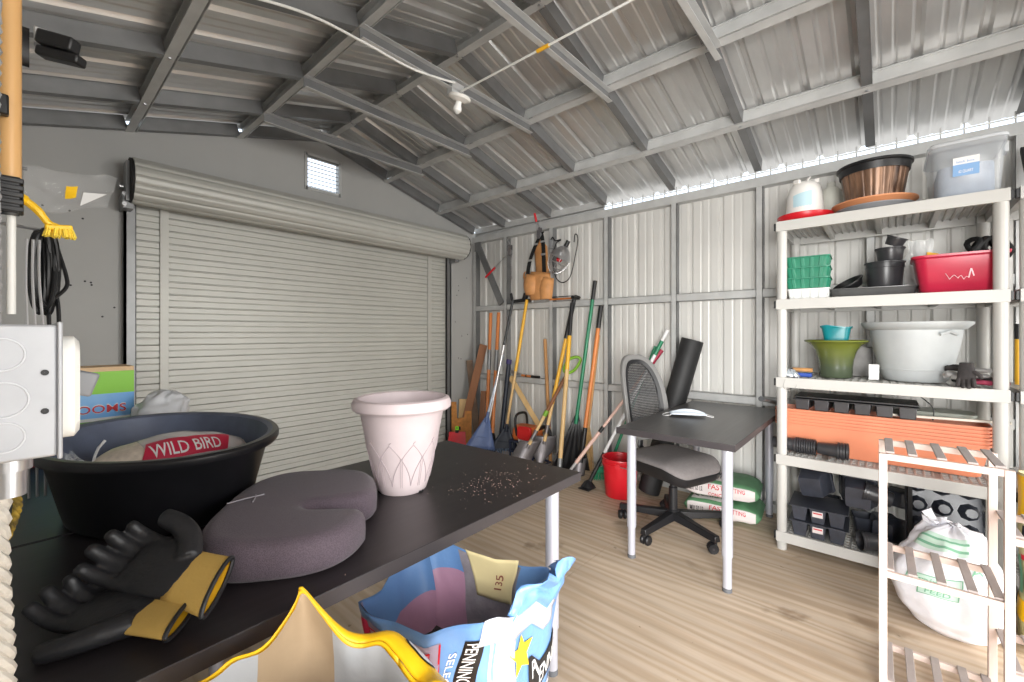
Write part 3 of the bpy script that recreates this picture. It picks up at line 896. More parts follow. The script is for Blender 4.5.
# ------------------------------------------------------------------ yellow paper sack at the front edge of the table
m_sy = mat('yellow_sack_print', (246, 196, 24), .42, var=.03, bump=.25, bscale=16)
m_skraft = mat('kraft_paper_inside', (172, 148, 118), .7, var=.1, vscale=10, bump=.3, bscale=14)
m_ssilv = mat('greyish_paper_inside', (178, 179, 180), .55, var=.05, bump=.3, bscale=18)
ys_ = thing('open_sack', 'open yellow sack with a peaked torn mouth in front of the work table', 'sack', (.30, .665, 0), 0)
def yS(u, v, e=0):
    """u 0..1 around from the right side anticlockwise, v 0..1 up; the mouth rises to a peak at the back."""
    a = 2*PI*u; s = math.sin(a); c = math.cos(a)
    back = max(0, s)
    pk = math.exp(-((c-.18)/.26)**2)*(1 if s > 0 else 0)
    h = .715 - .05*c - .03*max(0, -s) + .075*pk + .008*math.sin(a*7)
    tp = max(0, (v-.6)/.4)
    x = (.150+e)*math.copysign(abs(c)**.7, c); y = (.128+e)*math.copysign(abs(s)**.7, s)
    n = .010*NZ.noise(V((c*2.5, s*2.5, v*5)))
    x = x*(1-.12*tp*back) + (.030-x)*pk*tp*.45; y += .012*pk*tp - .02*back*(1-pk)*tp*tp
    return V((x+n, y+n, .004+h*v))
g = G(); NU = 96
g.grid(lambda u, v: yS(u, v), NU, 30, m_sy)
obj('sack', g, ys_, solid=.0012, ang=80)
g = G()
# the right side of the mouth is folded outwards, yellow side up
def yf(u, v): return yS(u, .995, .003+.055*v*max(.05, math.cos((u+.03)*5.2)))+V((.0, 0, .012*math.sin(PI*v*.9)-.030*v*v))
patch(g, yf, -.10, .225, 0, 1, m_sy, 30, 6)
obj('folded_edge', g, ys_, solid=.001, ang=80)
g = G()
def yI(u, v): return yS(u, v, -.006)+V((0, 0, -.004))
k0 = .165; k1 = .29
patch(g, yI, k0, k1, .12, 1, m_skraft, 16, 22); patch(g, yI, k1, 1.0, .12, 1, m_ssilv, 40, 22); patch(g, yI, 0, k0, .12, 1, m_ssilv, 16, 22)
obj('lining', g, ys_, ang=80)
g = G(); m_fill = mat('dark_soil_fill', (92, 74, 58), .9, var=.3, vscale=40)
g.grid(lambda u, v: V((.12*(2*u-1), .10*(2*v-1), .40+.02*NZ.noise(V((u*6, v*6, 0))))), 16, 12, m_fill); obj('contents', g, ys_)
g = G()
cx_, cz_ = .985, .86
def disc(g, S, u, v, ru, rv, m, n=20):
    vs = [S(u, v)]+[S(u+ru*math.cos(2*PI*k/n), v+rv*math.sin(2*PI*k/n)) for k in range(n)]
    g.add(vs, [(0, 1+k, 1+(k+1) % n) for k in range(n)], m)
disc(g, lambda u, v: yf(u, v)+V((0, 0, .0015)), -.005, .72, .020, .22, m_ink); disc(g, lambda u, v: yf(u, v)+V((0, 0, .003)), -.005, .72, .015, .17, m_wprint)
obj('round_mark', g, ys_)

# ------------------------------------------------------------------ seed sack with printed panels
m_pblue = mat('light_blue_sack', (124, 164, 214), .35, var=.05, bump=.35, bscale=22, c2=(96, 142, 202), vscale=4)
m_plav = mat('pale_lavender_sack', (160, 152, 176), .3, var=.05, bump=.25, bscale=18)
m_pcrim = mat('crimson_sack_print', (214, 36, 86), .4, var=.03)
m_pink = mat('pinkish_sack_inside', (196, 150, 176), .4, var=.08, bump=.2, bscale=16)
m_pgrey = mat('grey_film_inside', (150, 144, 150), .3, var=.15, vscale=30, bump=.4, bscale=30)
m_ptag = mat('cream_paper_tag', (232, 216, 164), .7, var=.04)
m_pyel = mat('yellow_star', (246, 204, 40), .5)
ps = thing('seed_sack', 'open crumpled blue and crimson bird seed sack in front of the work table leg', 'sack', (.712, .792, 0), R(-80))
HW, HD = .185, .115
def pmouth(u):
    x, y = psec(u, 0)
    fr = y/HD          # -1 front, 1 back
    h = .625 + .004*fr + .055*(x/HW)*(1 if fr < 0 else .3) + .012*math.sin(u*2*PI*4+1)
    return h
def psec(u, e):
    """u around from the front-left corner anticlockwise: 0-.31 front, .31-.5 right side, .5-.81 back, .81-1 left side."""
    k = (u % 1)
    segs = ((0, .31, (-HW, -HD), (HW, -HD)), (.31, .5, (HW, -HD), (HW, HD)), (.5, .81, (HW, HD), (-HW, HD)), (.81, 1.0, (-HW, HD), (-HW, -HD)))
    for a, b, p, q in segs:
        if a <= k <= b:
            t = (k-a)/(b-a); x = p[0]+(q[0]-p[0])*t; y = p[1]+(q[1]-p[1])*t
            bulge = math.sin(PI*t)**.8*.022
            nx, ny = (q[1]-p[1]), -(q[0]-p[0]); l = math.hypot(nx, ny); nx /= l; ny /= l
            c = .014*(1-math.sin(PI*t))**4
            r_ = math.hypot(x, y)
            return x+nx*(bulge+e)-x/r_*c*2, y+ny*(bulge+e)-y/r_*c*2
    return -HW, -HD
def pS_(u, v, e=0):
    x, y = psec(u, e); h = pmouth(u); tp = max(0, (v-.6)/.4)
    n = .014*NZ.noise(V((x*11+3, y*11, v*6)))*(.4+tp)
    n2 = .012*NZ.noise(V((x*16, y*16+7, v*9)))*tp
    lx = -.05*tp*tp*(1 if x < 0 else -.4)
    return V((x+n+lx, y+n2-(.018*tp if y < 0 else -.02*tp), .004+h*v))
g = G(); g.grid(lambda u, v: pS_(u, v), 96, 34, m_pblue); obj('sack', g, ps, solid=.001, ang=80)
g = G(); I = lambda u, v: pS_(u, v, -.004)
patch(g, I, .5, .60, .3, .995, m_pblue, 10, 16); patch(g, I, .60, .72, .3, .995, m_pgrey, 12, 16); patch(g, I, .72, .81, .3, .9, m_pink, 10, 16); patch(g, I, .72, .81, .9, .995, m_pblue, 10, 5)
patch(g, I, .81, 1.0, .3, .82, m_pink, 16, 16); patch(g, I, .81, 1.0, .82, .995, m_pblue, 16, 5); patch(g, I, 0, .31, .3, .995, m_plav, 24, 16); patch(g, I, .31, .5, .3, .995, m_plav, 16, 16)
obj('inside', g, ps, ang=80)
g = G(); m_seed = mat('dark_seed', (58, 52, 50), .8, var=.5, vscale=140)
g.grid(lambda u, v: V((.165*(2*u-1), .10*(2*v-1), .42+.02*NZ.noise(V((u*5, v*5, 2))))), 14, 10, m_seed); obj('seed', g, ps)
g = G(); e1, e2, e3 = .0022, .0036, .005
S1 = lambda u, v: pS_(u, v, e1); S2 = lambda u, v: pS_(u, v, e2); S3 = lambda u, v: pS_(u, v, e3)
# front panel (the nutrition side): lavender with a crimson foot and boxed table
patch(g, S1, .005, .20, .40, .955, m_plav, 20, 20); patch(g, S1, .0, .30, 0, .70, m_pcrim, 24, 14); patch(g, S2, .005, .05, .80, .95, m_pcrim, 6, 6)
patch(g, S2, .052, .175, .72, .93, m_pink, 14, 12)
for k in range(5): patch(g, S3, .058+.023*k, .070+.023*k, .80, .915, m_wprint, 2, 8)
for a, b, c, d in ((.05, .178, .715, .722), (.05, .178, .925, .932), (.05, .053, .715, .93), (.175, .178, .715, .93), (.198, .202, .5, .95)): patch(g, S3, a, b, c, d, m_rprint, 10, 3)
# side gusset: crimson foot, pale seam
patch(g, S1, .34, .62, 0, .60, m_pcrim, 24, 12); patch(g, S1, .295, .345, .2, .95, m_plav, 8, 26)
obj('print', g, ps, ang=80)
g = G(); 
# black name plate running up the front panel, and one level on the side
def tilt(S): return lambda u, v: S(u+(v-.76)*.10, v)
patch(g, tilt(S2), .226, .266, .725, .945, m_ink, 6, 20); word(ps, 'PENNINGTON', tilt(S3), .233, .938, .1, .024, m_wprint, width=.20, turn=-1)
word(ps, 'SELECT', tilt(S3), .205, .91, .1, .014, m_wprint, width=.13, turn=-1)
patch(g, S2, .385, .56, .72, .815, m_ink, 16, 6, shape=lambda u, v, a, b: (u, v+.035*a)); word(ps, 'PENNINGTON', lambda u, v: S3(u, v+.035*(u-.385)/.175), .395, .738, .1, .058, m_wprint, width=.155)
word(ps, 'SELECT', S3, .44, .635, .1, .06, m_wprint, width=.12); word(ps, 'BLACK OIL', S3, .375, .505, .1, .075, m_wprint, width=.24); word(ps, 'SUNFLOWER', S3, .42, .42, .1, .055, m_wprint, width=.2)
star = [(.365+.036*math.cos(PI/2+k*PI/5)*(1 if k % 2 == 0 else .5), .855+.07*math.sin(PI/2+k*PI/5)*(1 if k % 2 == 0 else .5)) for k in range(10)]
g.add([S2(u, v) for u, v in star]+[S2(.365, .855)], [(k, (k+1) % 10, 10) for k in range(10)], m_pyel)
obj('name_plate', g, ps, ang=80)
g = G()
# white folded lip over the near right corner, crumpled blue fold beyond it
def lip(u, v):
    p = pS_(.295+.14*u, .99, .004+.01*v); return p+V((-.012*v, -.012*v, .016*math.sin(PI*min(1, v*1.3))-.036*v*v))
g.grid(lip, 18, 8, mat('white_sack_lip', (176, 178, 186), .4)); obj('folded_lip', g, ps, solid=.001, ang=80)
g = G()
def fold(u, v):
    p = pS_(.33+.2*u, .97, .0); return p+V((.035*v*math.sin(2.5*u), .0, .075*v*(.4+math.sin(PI*u)) + .012*math.sin(u*14)*v))+V((.03*NZ.noise(V((u*5, v*4, 1))), .03*NZ.noise(V((u*5, v*4, 9))), 0))*v
g.grid(fold, 22, 10, m_pblue); obj('crumpled_fold', g, ps, solid=.001, ang=80)
g = G()
def tg(u, v): return pS_(.60+.075*u, .85+.19*v, -.012-.015*v)+V((.0, -.008, .006*math.sin(v*7)))
g.grid(tg, 10, 12, m_ptag); 
tagS = lambda u, v: tg(1-u, v)+V((0, -.003, 0))
word(ps, '135', tagS, .62, .25, .1, .30, mat('brown_print', (150, 90, 70), .7), width=.45, turn=True)
obj('paper_tag', g, ps, solid=.0006, ang=80)
# ------------------------------------------------------------------ resin shelving units
SHX0, SHX1 = 2.905, 3.45
LV = [.105, .552, .999, 1.451, 1.904]
SW = .905
def shelf_unit(label, loc, group):
    t = thing('shelf_unit', label, 'shelf', loc, group=group)
    D = SHX1-SHX0
    for x in (.026, D-.03):
        for y in (.026, SW-.026):
            g = G()
            for k, z in enumerate(LV):
                z0 = 0 if k == 0 else LV[k-1]
                g.lathe([(.001, z0), (.0245, z0), (.0255, z0+.01), (.0265, z-.062), (.0265, z-.058), (.001, z-.058)], m_resin, (x, y, 0), 20)
            obj('post', g, t)
    for z in LV:
        g = G()
        # rim: four lip boards
        for a in ((0, .022, 0, SW), (D-.022, D, 0, SW), (.022, D-.022, 0, .022), (.022, D-.022, SW-.022, SW)):
            g.bx(a[0], a[1], a[2], a[3], z-.058, z, m_resin)
        for k in range(1, 13): x = .02+(D-.04)*k/13; g.bx(x-.007, x+.007, .02, SW-.02, z-.016, z-.004, m_resin)
        for k in range(1, 27): y = .02+(SW-.04)*k/27; g.bx(.02, D-.02, y-.0045, y+.0045, z-.02, z-.003, m_resin)
        for q in (.25, .5, .75): g.bx(.02, D-.02, SW*q-.012, SW*q+.012, z-.05, z-.004, m_resin)
        for x in (.026, D-.03):
            for y in (.026, SW-.026): g.box((x, y, z-.0305), (.05, .052, .055), m_resin)
        sh = obj('shelf', g, t, bev=.0015)
        for y in (-.006, SW+.006):
            g = G(); g.box((.02, y, z-.029), (.022, .012, .042), m_black); obj('connector', g, sh, bev=.002)
    return t
SG = 'pale resin shelving units along the ribbed wall'
su = shelf_unit('pale grey five-tier resin shelf unit loaded with planters and pots beside the desk', (SHX0, -.405, 0), SG)
su2 = dup(su, (SHX0, -.405-SW-.028, 0), label='second pale resin shelf unit, only its edge post showing at the far right')

def rot3(x=0, y=0, z=0): return (M.Rotation(R(z), 3, 'Z') @ M.Rotation(R(y), 3, 'Y') @ M.Rotation(R(x), 3, 'X'))
Z5, Z4, Z3, Z2, Z1 = LV[4]+.001, LV[3]+.001, LV[2]+.001, LV[1]+.001, LV[0]+.001
# top shelf -----------------------------------------------------------
m_fog = mat('milky_plastic', (232, 230, 226), .35, var=.02)
fd = thing('poultry_feeder', 'white milky poultry drinker on a red base at the desk end of the top shelf', 'drinker', (3.115, .385, Z5))
g = G(); g.lathe([(.001, .002), (.11, .002), (.128, .012), (.14, .04), (.142, .055), (.135, .056), (.122, .03), (.10, .024), (.001, .024)], m_red, n=40); obj('base', g, fd)
g = G(); g.lathe([(.098, .026), (.098, .06), (.094, .12), (.088, .18), (.078, .222), (.06, .246), (.03, .258), (.001, .26)], m_fog, n=40, sx=1.0, sy=1.0); obj('jar', g, fd)
g = G(); m_win = mat('pale_blue_label', (182, 212, 222), .4)
g.grid(lambda u, v: V((.0955*math.cos(R(150+58*u)), .0955*math.sin(R(150+58*u)), .075+(.09+.02*u)*v)), 10, 2, m_win); obj('level_window', g, fd)
g = G()
for q in (0, 1, 2): 
    a = R(30+120*q); g.box((.062*math.cos(a), .062*math.sin(a), .252), (.022, .03, .022), m_fog, M.Rotation(a, 3, 'Z'))
g.tube(smoothpath([(.06, .03, .25), (.03, .0, .275), (-.03, -.03, .275), (-.06, -.02, .25)], 4), .005, m_fog, 6); obj('handle', g, fd)
jg = thing('water_jug', 'small milky jug half hidden between the drinker and the barrel planter', 'jug', (3.33, .275, Z5))
m_milk = mat('cloudy_jug', (218, 218, 208), .35, alpha=.8)
g = G(); g.lathe([(.001, .002), (.055, .002), (.060, .02), (.060, .19), (.05, .235), (.022, .262), (.022, .285), (.001, .286)], m_milk, n=28); obj('body', g, jg)
g = G(); g.tube(smoothpath([(.0, -.05, .23), (0, -.095, .22), (0, -.1, .13), (0, -.06, .09)], 5), .008, m_milk, 8); obj('handle', g, jg)
m_terra = mat('terracotta_plastic', (204, 138, 96), .5, var=.06)
m_greyp = mat('grey_saucer', (138, 140, 144), .4, var=.06)
g = G(); g.lathe([(.001, .002), (.15, .002), (.165, .01), (.185, .035), (.19, .038), (.19, .042), (.18, .042), (.15, .012), (.001, .01)], m_greyp, n=48)
obj('grey_saucer', g, label='grey plant saucer under the terracotta one on the top shelf', cat='saucer', loc=(3.13, .068, Z5)).scale = (.91, .91, 1)
g = G(); g.lathe([(.001, .002), (.15, .002), (.165, .010), (.200, .040), (.206, .043), (.206, .050), (.197, .05), (.16, .014), (.001, .012)], m_terra, n=48)
obj('terracotta_saucer', g, label='terracotta saucer holding the barrel planter on the top shelf', cat='saucer', loc=(3.135, .070, Z5+.024)).scale = (.91, .91, 1)
m_barrel = bpy.data.materials.new('barrel_stave_bronze'); m_barrel.use_nodes = True
def _barrel():
    nt = m_barrel.node_tree; N = nt.nodes; L = nt.links; b = N['Principled BSDF']
    tc = N.new('ShaderNodeTexCoord'); mp = N.new('ShaderNodeMapping'); mp.inputs['Scale'].default_value = (1, 1, .04); L.new(tc.outputs['Object'], mp.inputs[0])
    n = N.new('ShaderNodeTexNoise'); n.inputs['Scale'].default_value = 34; n.inputs['Detail'].default_value = 3; L.new(mp.outputs[0], n.inputs['Vector'])
    r = N.new('ShaderNodeValToRGB'); e = r.color_ramp.elements; e[0].position = .32; e[0].color = lin((62, 44, 36)); e[1].position = .68; e[1].color = lin((150, 116, 92))
    L.new(n.outputs['Fac'], r.inputs[0]); L.new(r.outputs[0], b.inputs['Base Color']); b.inputs['Roughness'].default_value = .32; b.inputs['Metallic'].default_value = .3
_barrel()
bp_ = thing('barrel_planter', 'bronze half barrel planter with black hoops on the top shelf', 'planter', (3.135, .068, Z5+.037))
g = G()
nst = 22
g.lathe([(.001, .004), (.122, .004), (.124, .045), (.148, .20), (.150, .225), (.130, .225), (.112, .03), (.001, .03)], m_barrel, n=nst*6, fn=lambda r, z, a: r-(.003 if int(round(a/(2*PI)*nst*6)) % 6 == 0 and r > .12 else 0)); obj('staves', g, bp_)
g = G(); g.lathe([(.121, .002), (.1255, .002), (.1285, .042), (.1235, .042)], m_black, n=56); obj('lower_hoop', g, bp_)
g = G(); g.lathe([(.149, .19), (.1525, .19), (.158, .226), (.166, .23), (.166, .242), (.146, .242), (.142, .215)], m_black, n=56); obj('rim_hoop', g, bp_)
m_tote = mat('cloudy_clear_plastic', (214, 220, 226), .22, alpha=.28, spec=.8)
m_totel = mat('cloudy_lid_plastic', (220, 224, 228), .3, alpha=.6)
to = thing('storage_tote', 'clear plastic storage tote with a blue and white label on the top shelf', 'tote', (3.13, -.274, Z5), R(0)); to.scale = (1, .87, 1)
g = G()
def rr_ring(L_, W_, r, z): return [V((x, y, z)) for x, y in rrect(L_, W_, r, 4)]
g.loft([rr_ring(.36, .245, .04, .002), rr_ring(.372, .255, .04, .01), rr_ring(.395, .285, .045, .22), rr_ring(.41, .30, .045, .225), rr_ring(.41, .30, .045, .245), rr_ring(.40, .29, .045, .245)], m_tote, True, False); obj('box', g, to)
g = G(); g.loft([rr_ring(.42, .31, .045, .246), rr_ring(.42, .31, .045, .258), rr_ring(.40, .29, .04, .268), rr_ring(.36, .25, .04, .264)], m_totel); obj('lid', g, to)
g = G(); m_blue2 = mat('label_blue', (116, 158, 204), .5)
tS = lambda u, v: V((-.1965+.010*(.55-v)*1.0, .055-.10*u, .095+.085*v))
g.grid(lambda u, v: tS(u, v*.62), 1, 1, m_blue2); g.grid(lambda u, v: tS(u, .62+.38*v), 1, 1, m_wprint); obj('label', g, to)
tS2 = lambda u, v: tS(u, v)+V((-.0012, 0, 0)); word(to, 'latch box', tS2, .12, .70, .1, .12, m_blue2, width=.7); word(to, '62 QUART', tS2, .22, .16, .1, .15, m_wprint, width=.55)
g = G(); m_cont = mat('bluish_cloth', (150, 160, 176), .8, var=.2, vscale=14)
g.loft([[V((x*(1+.1*NZ.noise(V((x*9, y*9, z*9)))), y, z)) for x, y in rrect(.33, .22, .05, 4)] for z in (.01, .06, .12, .155)], m_cont); obj('contents', g, to)
g = G()
for y in (-.16, .16):
    pass
g.box((-.02, -.163, .235), (.07, .016, .05), m_totel); obj('latch', g, to, bev=.003)
g = G(); g.beam((3.05, -.50, 1.93), (3.40, -.53, 2.20), .05, .03, m_blackm)
obj('tool_case', g, label='dark angled case sticking up at the top right corner above the second shelf unit', cat='case', world=True, loc=(3.26, -.52, Z5), bev=.004)

# second shelf --------------------------------------------------------
m_jade = mat('jade_green_plastic', (30, 122, 94), .35, var=.08)
m_wtray = mat('white_tray', (224, 226, 224), .4)
def ribring(W_, L_, z, e):
    """Tray outline with small upright ribs standing out along all four sides."""
    P = rrect(W_, L_, .012, 4); out = []; n = len(P)
    for k in range(n):
        a, b = V(P[k]), V(P[(k+1) % n]); out.append((a.x, a.y)); l = (b-a).length
        if l > .05:
            t = (b-a)/l; nn = V((t.y, -t.x))
            for q in range(4):
                c = l*(.125+.25*q)
                for d, h in ((-.009, 0), (-.006, e), (.006, e), (.009, 0)): p = a+t*(c+d)+nn*h; out.append((p.x, p.y))
    return [V((x, y, z)) for x, y in out]
def ptray(name, label, loc, L_, W_, h, m, group, rz=0):
    t = thing(name, label, 'tray', loc, R(rz), group)
    g = G()
    g.loft([ribring(W_*.9, L_*.92, .001, .003), ribring(W_*.995, L_, h-.008, .003), ribring(W_, L_, h-.007, 0), ribring(W_+.014, L_+.014, h-.006, 0), ribring(W_+.014, L_+.014, h, 0), ribring(W_-.004, L_-.004, h, 0), ribring(W_*.9-.004, L_*.92-.004, .004, 0)], m)
    obj('shell', g, t, ang=25)
    return t
TG = 'jade green seed trays stacked on the second shelf'
for k, nm in enumerate(('lowest of the three jade green seed trays, on the white tray', 'middle one of the three stacked jade green seed trays', 'topmost of the three stacked jade green seed trays')):
    ptray('seed_tray', nm, (3.08-.0*k, .362, Z4+.062+.061*k), .205, .20, .062, m_jade, TG, 2)
ptray('seed_tray', 'white seed tray under the jade green stack', (3.08, .36, Z4), .195, .19, .06, m_wtray, None, 2)
m_dgrey = mat('dark_grey_plastic', (92, 92, 92), .35, var=.1)
dt = thing('drip_tray', 'long dark grey drip tray tipped behind the black nursery pot', 'tray', (3.15, .075, Z4), 0)
g = G(); g.loft([rr_ring(.20, .34, .05, .0), rr_ring(.235, .375, .06, .045), rr_ring(.255, .395, .06, .047), rr_ring(.255, .395, .06, .052), rr_ring(.23, .37, .06, .052), rr_ring(.19, .33, .05, .006)], m_dgrey); obj('tray_shell', g, dt)
bw = thing('plant_saucer', 'small black plant saucer leaning on the dark grey tray', 'saucer', (3.15, .180, Z4+.085), rot=(R(-28), R(-20), 0))
g = G(); g.lathe([(.001, -.03), (.055, -.03), (.062, -.022), (.074, .005), (.08, .007), (.08, .012), (.072, .012), (.056, -.02), (.001, -.022)], m_black, n=32); obj('dish', g, bw)
m_npot = mat('nursery_pot_black', (54, 54, 57), .32, var=.12, vscale=25)
def npot(name, label, loc, r, h, rot=(0, 0, 0), group=None):
    g = G(); g.lathe([(.001, .001), (r*.80, .001), (r*.84, .006), (r*.96, h*.82), (r*1.0, h*.83), (r*1.0, h-.008), (r*1.06, h-.006), (r*1.06, h), (r*.97, h), (r*.92, h*.8), (r*.80, .008), (r*.5, .006), (.001, .006)], m_npot, n=36)
    return obj(name, g, label=label, cat='pot', loc=loc, rot=rot, group=group)
npot('nursery_pot', 'black round nursery pot standing on the second shelf beside the red bin', (3.15, .022, Z4+.0075), .084, .185)
npot('nursery_pot', 'smaller black pot stacked upright on the round nursery pot', (3.15, .00, Z4+.194), .062, .075, group=None)
npot('nursery_pot', 'small black pot tipped over on top of the pot stack', (3.13, -.012, Z4+.277), .045, .05, (R(24), R(-10), 0))
# red bin with loose things in it
m_rbin = mat('raspberry_plastic', (190, 38, 68), .3, var=.06, alpha=1)
rb = thing('plastic_bin', 'raspberry red plastic bin full of odds and ends on the second shelf', 'bin', (3.10, -.252, Z4))
g = G()
def brim(u): return .17+.018*math.cos(u*2)
def bring(L_, W_, r, z, dip=0): return [V((x, y, z-(dip*max(0, 1-((y-.06)/.07)**2) if dip else 0))) for x, y in rrect(W_, L_, r, 6)]
g.loft([bring(.25, .20, .03, .001), bring(.27, .215, .035, .01), bring(.318, .265, .045, .170), bring(.340, .285, .05, .178), bring(.342, .287, .05, .188), bring(.315, .262, .045, .188), bring(.265, .21, .03, .016)], m_rbin); obj('tub', g, rb)
g = G(); m_scuff = mat('white_scuffs', (246, 210, 218), .6)
random.seed(11)
bS_ = lambda u, v: V((-.1085-.0255*(v*.17/.17)-.0022, .12-.24*u, .008+.165*v))
P0 = [(.30, .52), (.36, .34), (.42, .46), (.48, .36), (.52, .44), (.56, .32), (.60, .40), (.63, .36), (.66, .62), (.70, .40)]
for (a, b), (c, d) in zip(P0, P0[1:]): g.tube([bS_(a, b), bS_((a+c)/2, (b+d)/2+.01), bS_(c, d)], .0028, m_scuff, 5, flat=.5)
obj('scuff_mark', g, rb)
g = G()
for k in range(5):
    P = []
    for q in range(18):
        a = 2*PI*q/17*.98
        P.append(V((.0+.045*math.cos(a)+.01*k*.5, -.035-.028*k*.9+.02*math.sin(a*2+k), .165+.055*math.sin(a)+.018)))
    g.tube(P, .012, m_blackm, 8)
obj('hose_coil', g, label='black ribbed hose coil heaped in the red bin', cat='hose', loc=(3.10, -.275, Z4+.028))
g = G(); g.prism([(-.03, 0), (.035, 0), (.02, .05), (-.025, .06)], -.004, .004, m_yel, M.Translation((3.05, -.165, Z4+.155)) @ M.Rotation(R(90), 4, 'X') @ M.Rotation(R(-70), 4, 'Y'))
obj('yellow_trowel', g, label='yellow plastic blade poking out of the red bin', cat='tool', world=True, loc=(3.05, -.165, Z4+.15), bev=.001)
def film_bag(label, loc, w_, h_, d_, seed, m=None, rz=0, txt=None):
    g = G()
    def S(u, v):
        a = 2*PI*u; tt = v
        rx = w_/2*(1-.25*tt*tt); ry = d_/2*(1-.8*tt)
        n = NZ.noise(V((math.cos(a)*2+seed, math.sin(a)*2, tt*4)))*.016
        return V(((ry+n)*math.sin(a), (rx+n)*math.cos(a), h_*tt+n*tt))
    g.grid(S, 36, 20, m or m_clear)
    return obj('film_bag', g, label=label, cat='bag', loc=loc, rot=(0, 0, R(rz)), ang=80)
m_film2 = mat('crinkled_clear_film', (238, 240, 240), .15, alpha=.45, spec=.9, bump=.5, bscale=30)
film_bag('tall clear film bag standing behind the red bin', (3.30, -.125, Z4), .13, .32, .07, 1, m_film2)
film_bag('small clear film bag between the pot stack and the red bin', (3.305, -.035, Z4), .06, .22, .03, 5, m_film2)
g = G(); g.bx(-.03, .03, -.05, .05, 0, .05, m_wprint); obj('small_carton', g, label='small white carton behind the red bin on the second shelf', cat='carton', loc=(3.385, -.04, Z4+.002), bev=.002)

# third shelf ---------------------------------------------------------
m_olive = bpy.data.materials.new('olive_glaze'); m_olive.use_nodes = True
def _olive():
    nt = m_olive.node_tree; N = nt.nodes; L = nt.links; b = N['Principled BSDF']
    tc = N.new('ShaderNodeTexCoord'); s = N.new('ShaderNodeSeparateXYZ'); L.new(tc.outputs['Object'], s.inputs[0])
    n = N.new('ShaderNodeTexNoise'); n.inputs['Scale'].default_value = 3; mp = N.new('ShaderNodeMapping'); mp.inputs['Scale'].default_value = (1, 1, 9); L.new(tc.outputs['Object'], mp.inputs[0]); L.new(mp.outputs[0], n.inputs['Vector'])
    mr = N.new('ShaderNodeMath'); mr.operation = 'MULTIPLY_ADD'; mr.inputs[1].default_value = 4.2; mr.inputs[2].default_value = -.12; L.new(s.outputs['Z'], mr.inputs[0])
    ad = N.new('ShaderNodeMath'); ad.operation = 'MULTIPLY_ADD'; ad.inputs[1].default_value = .3; L.new(n.outputs['Fac'], ad.inputs[0]); L.new(mr.outputs[0], ad.inputs[2])
    r = N.new('ShaderNodeValToRGB'); e = r.color_ramp.elements; e[0].position = .25; e[0].color = lin((74, 84, 66)); e[1].position = .85; e[1].color = lin((104, 112, 44))
    L.new(ad.outputs[0], r.inputs[0]); L.new(r.outputs[0], b.inputs['Base Color']); b.inputs['Roughness'].default_value = .22
_olive()
g = G(); g.lathe([(.001, .001), (.074, .001), (.078, .006), (.079, .06), (.084, .105), (.098, .155), (.120, .188), (.142, .203), (.150, .206), (.152, .213), (.144, .216), (.118, .20), (.094, .165), (.075, .10), (.070, .02), (.001, .02)], m_olive, n=52)
obj('flared_pot', g, label='flared olive green glazed pot on the third shelf', cat='pot', loc=(3.10, .235, Z3))
m_teal = mat('teal_plastic', (18, 128, 136), .3, var=.06)
g = G()
def tr(L_, W_, r, z, wv=0): return [V((x, y, z+wv*math.sin(y*38)*(1 if x < 0 else 1))) for x, y in rrect(W_, L_, r, 6)]
g.loft([tr(.11, .09, .025, .001), tr(.135, .11, .03, .075), tr(.15, .125, .035, .080, .006), tr(.15, .125, .035, .086, .006), tr(.13, .105, .03, .084, .004), tr(.105, .085, .025, .006)], m_teal)
obj('teal_scoop', g, label='small teal plastic tub resting in the mouth of the olive pot', cat='tub', loc=(3.09, .232, Z3+.206), rot=(0, R(4), R(4)))
m_stone = mat('stone_grey_plastic', (182, 186, 187), .5, var=.04, vscale=18)
wp = thing('round_planter', 'wide pale grey planter with a flat rim on the third shelf', 'planter', (3.155, -.098, Z3))
g = G(); g.lathe([(.001, .001), (.118, .001), (.128, .01), (.146, .06), (.170, .17), (.182, .245), (.184, .272), (.196, .275), (.222, .300), (.224, .312), (.210, .314), (.178, .285), (.17, .24), (.13, .03), (.001, .02)], m_stone, n=64); obj('body', g, wp)
g = G(); g.lathe([(.1445, .058), (.1475, .060), (.1495, .064), (.1475, .067)], m_stone, n=64); obj('raised_band', g, wp)
g = G(); a = R(-140); g.tube(smoothpath([(.19*math.cos(a+d), .19*math.sin(a+d), .262-.01*abs(d)*6) for d in (-.22, -.1, 0, .1, .22)], 4), .008, m_stone, 8); obj('lug_handle', g, wp)
m_glovek = mat('dark_work_cloth', (50, 46, 46), .8, var=.3, vscale=25); m_glover = mat('maroon_cloth', (120, 30, 56), .7, var=.2)
m_gloveg = mat('grey_cloth', (150, 148, 146), .8, var=.2)
random.seed(21)
ml = [m_glovek, m_blackm, m_gloveg, m_glover, m_glovek, m_blackm, m_glovek]
lb = ['grey palm garden glove on top of the heap beside the planter', 'black garden glove lowest in the heap beside the planter', 'light grey garden glove tucked in the heap beside the planter', 'maroon trimmed garden glove nearest the shelf post', 'dark garden glove drooping over the third shelf edge']
spots = [((3.02, -.285, .060), 60, 30), ((3.05, -.31, .004), -70, -4), ((3.00, -.275, .031), 110, 6), ((2.975, -.335, .004), 75, 10), ((2.905, -.268, .050), 172, -62)]
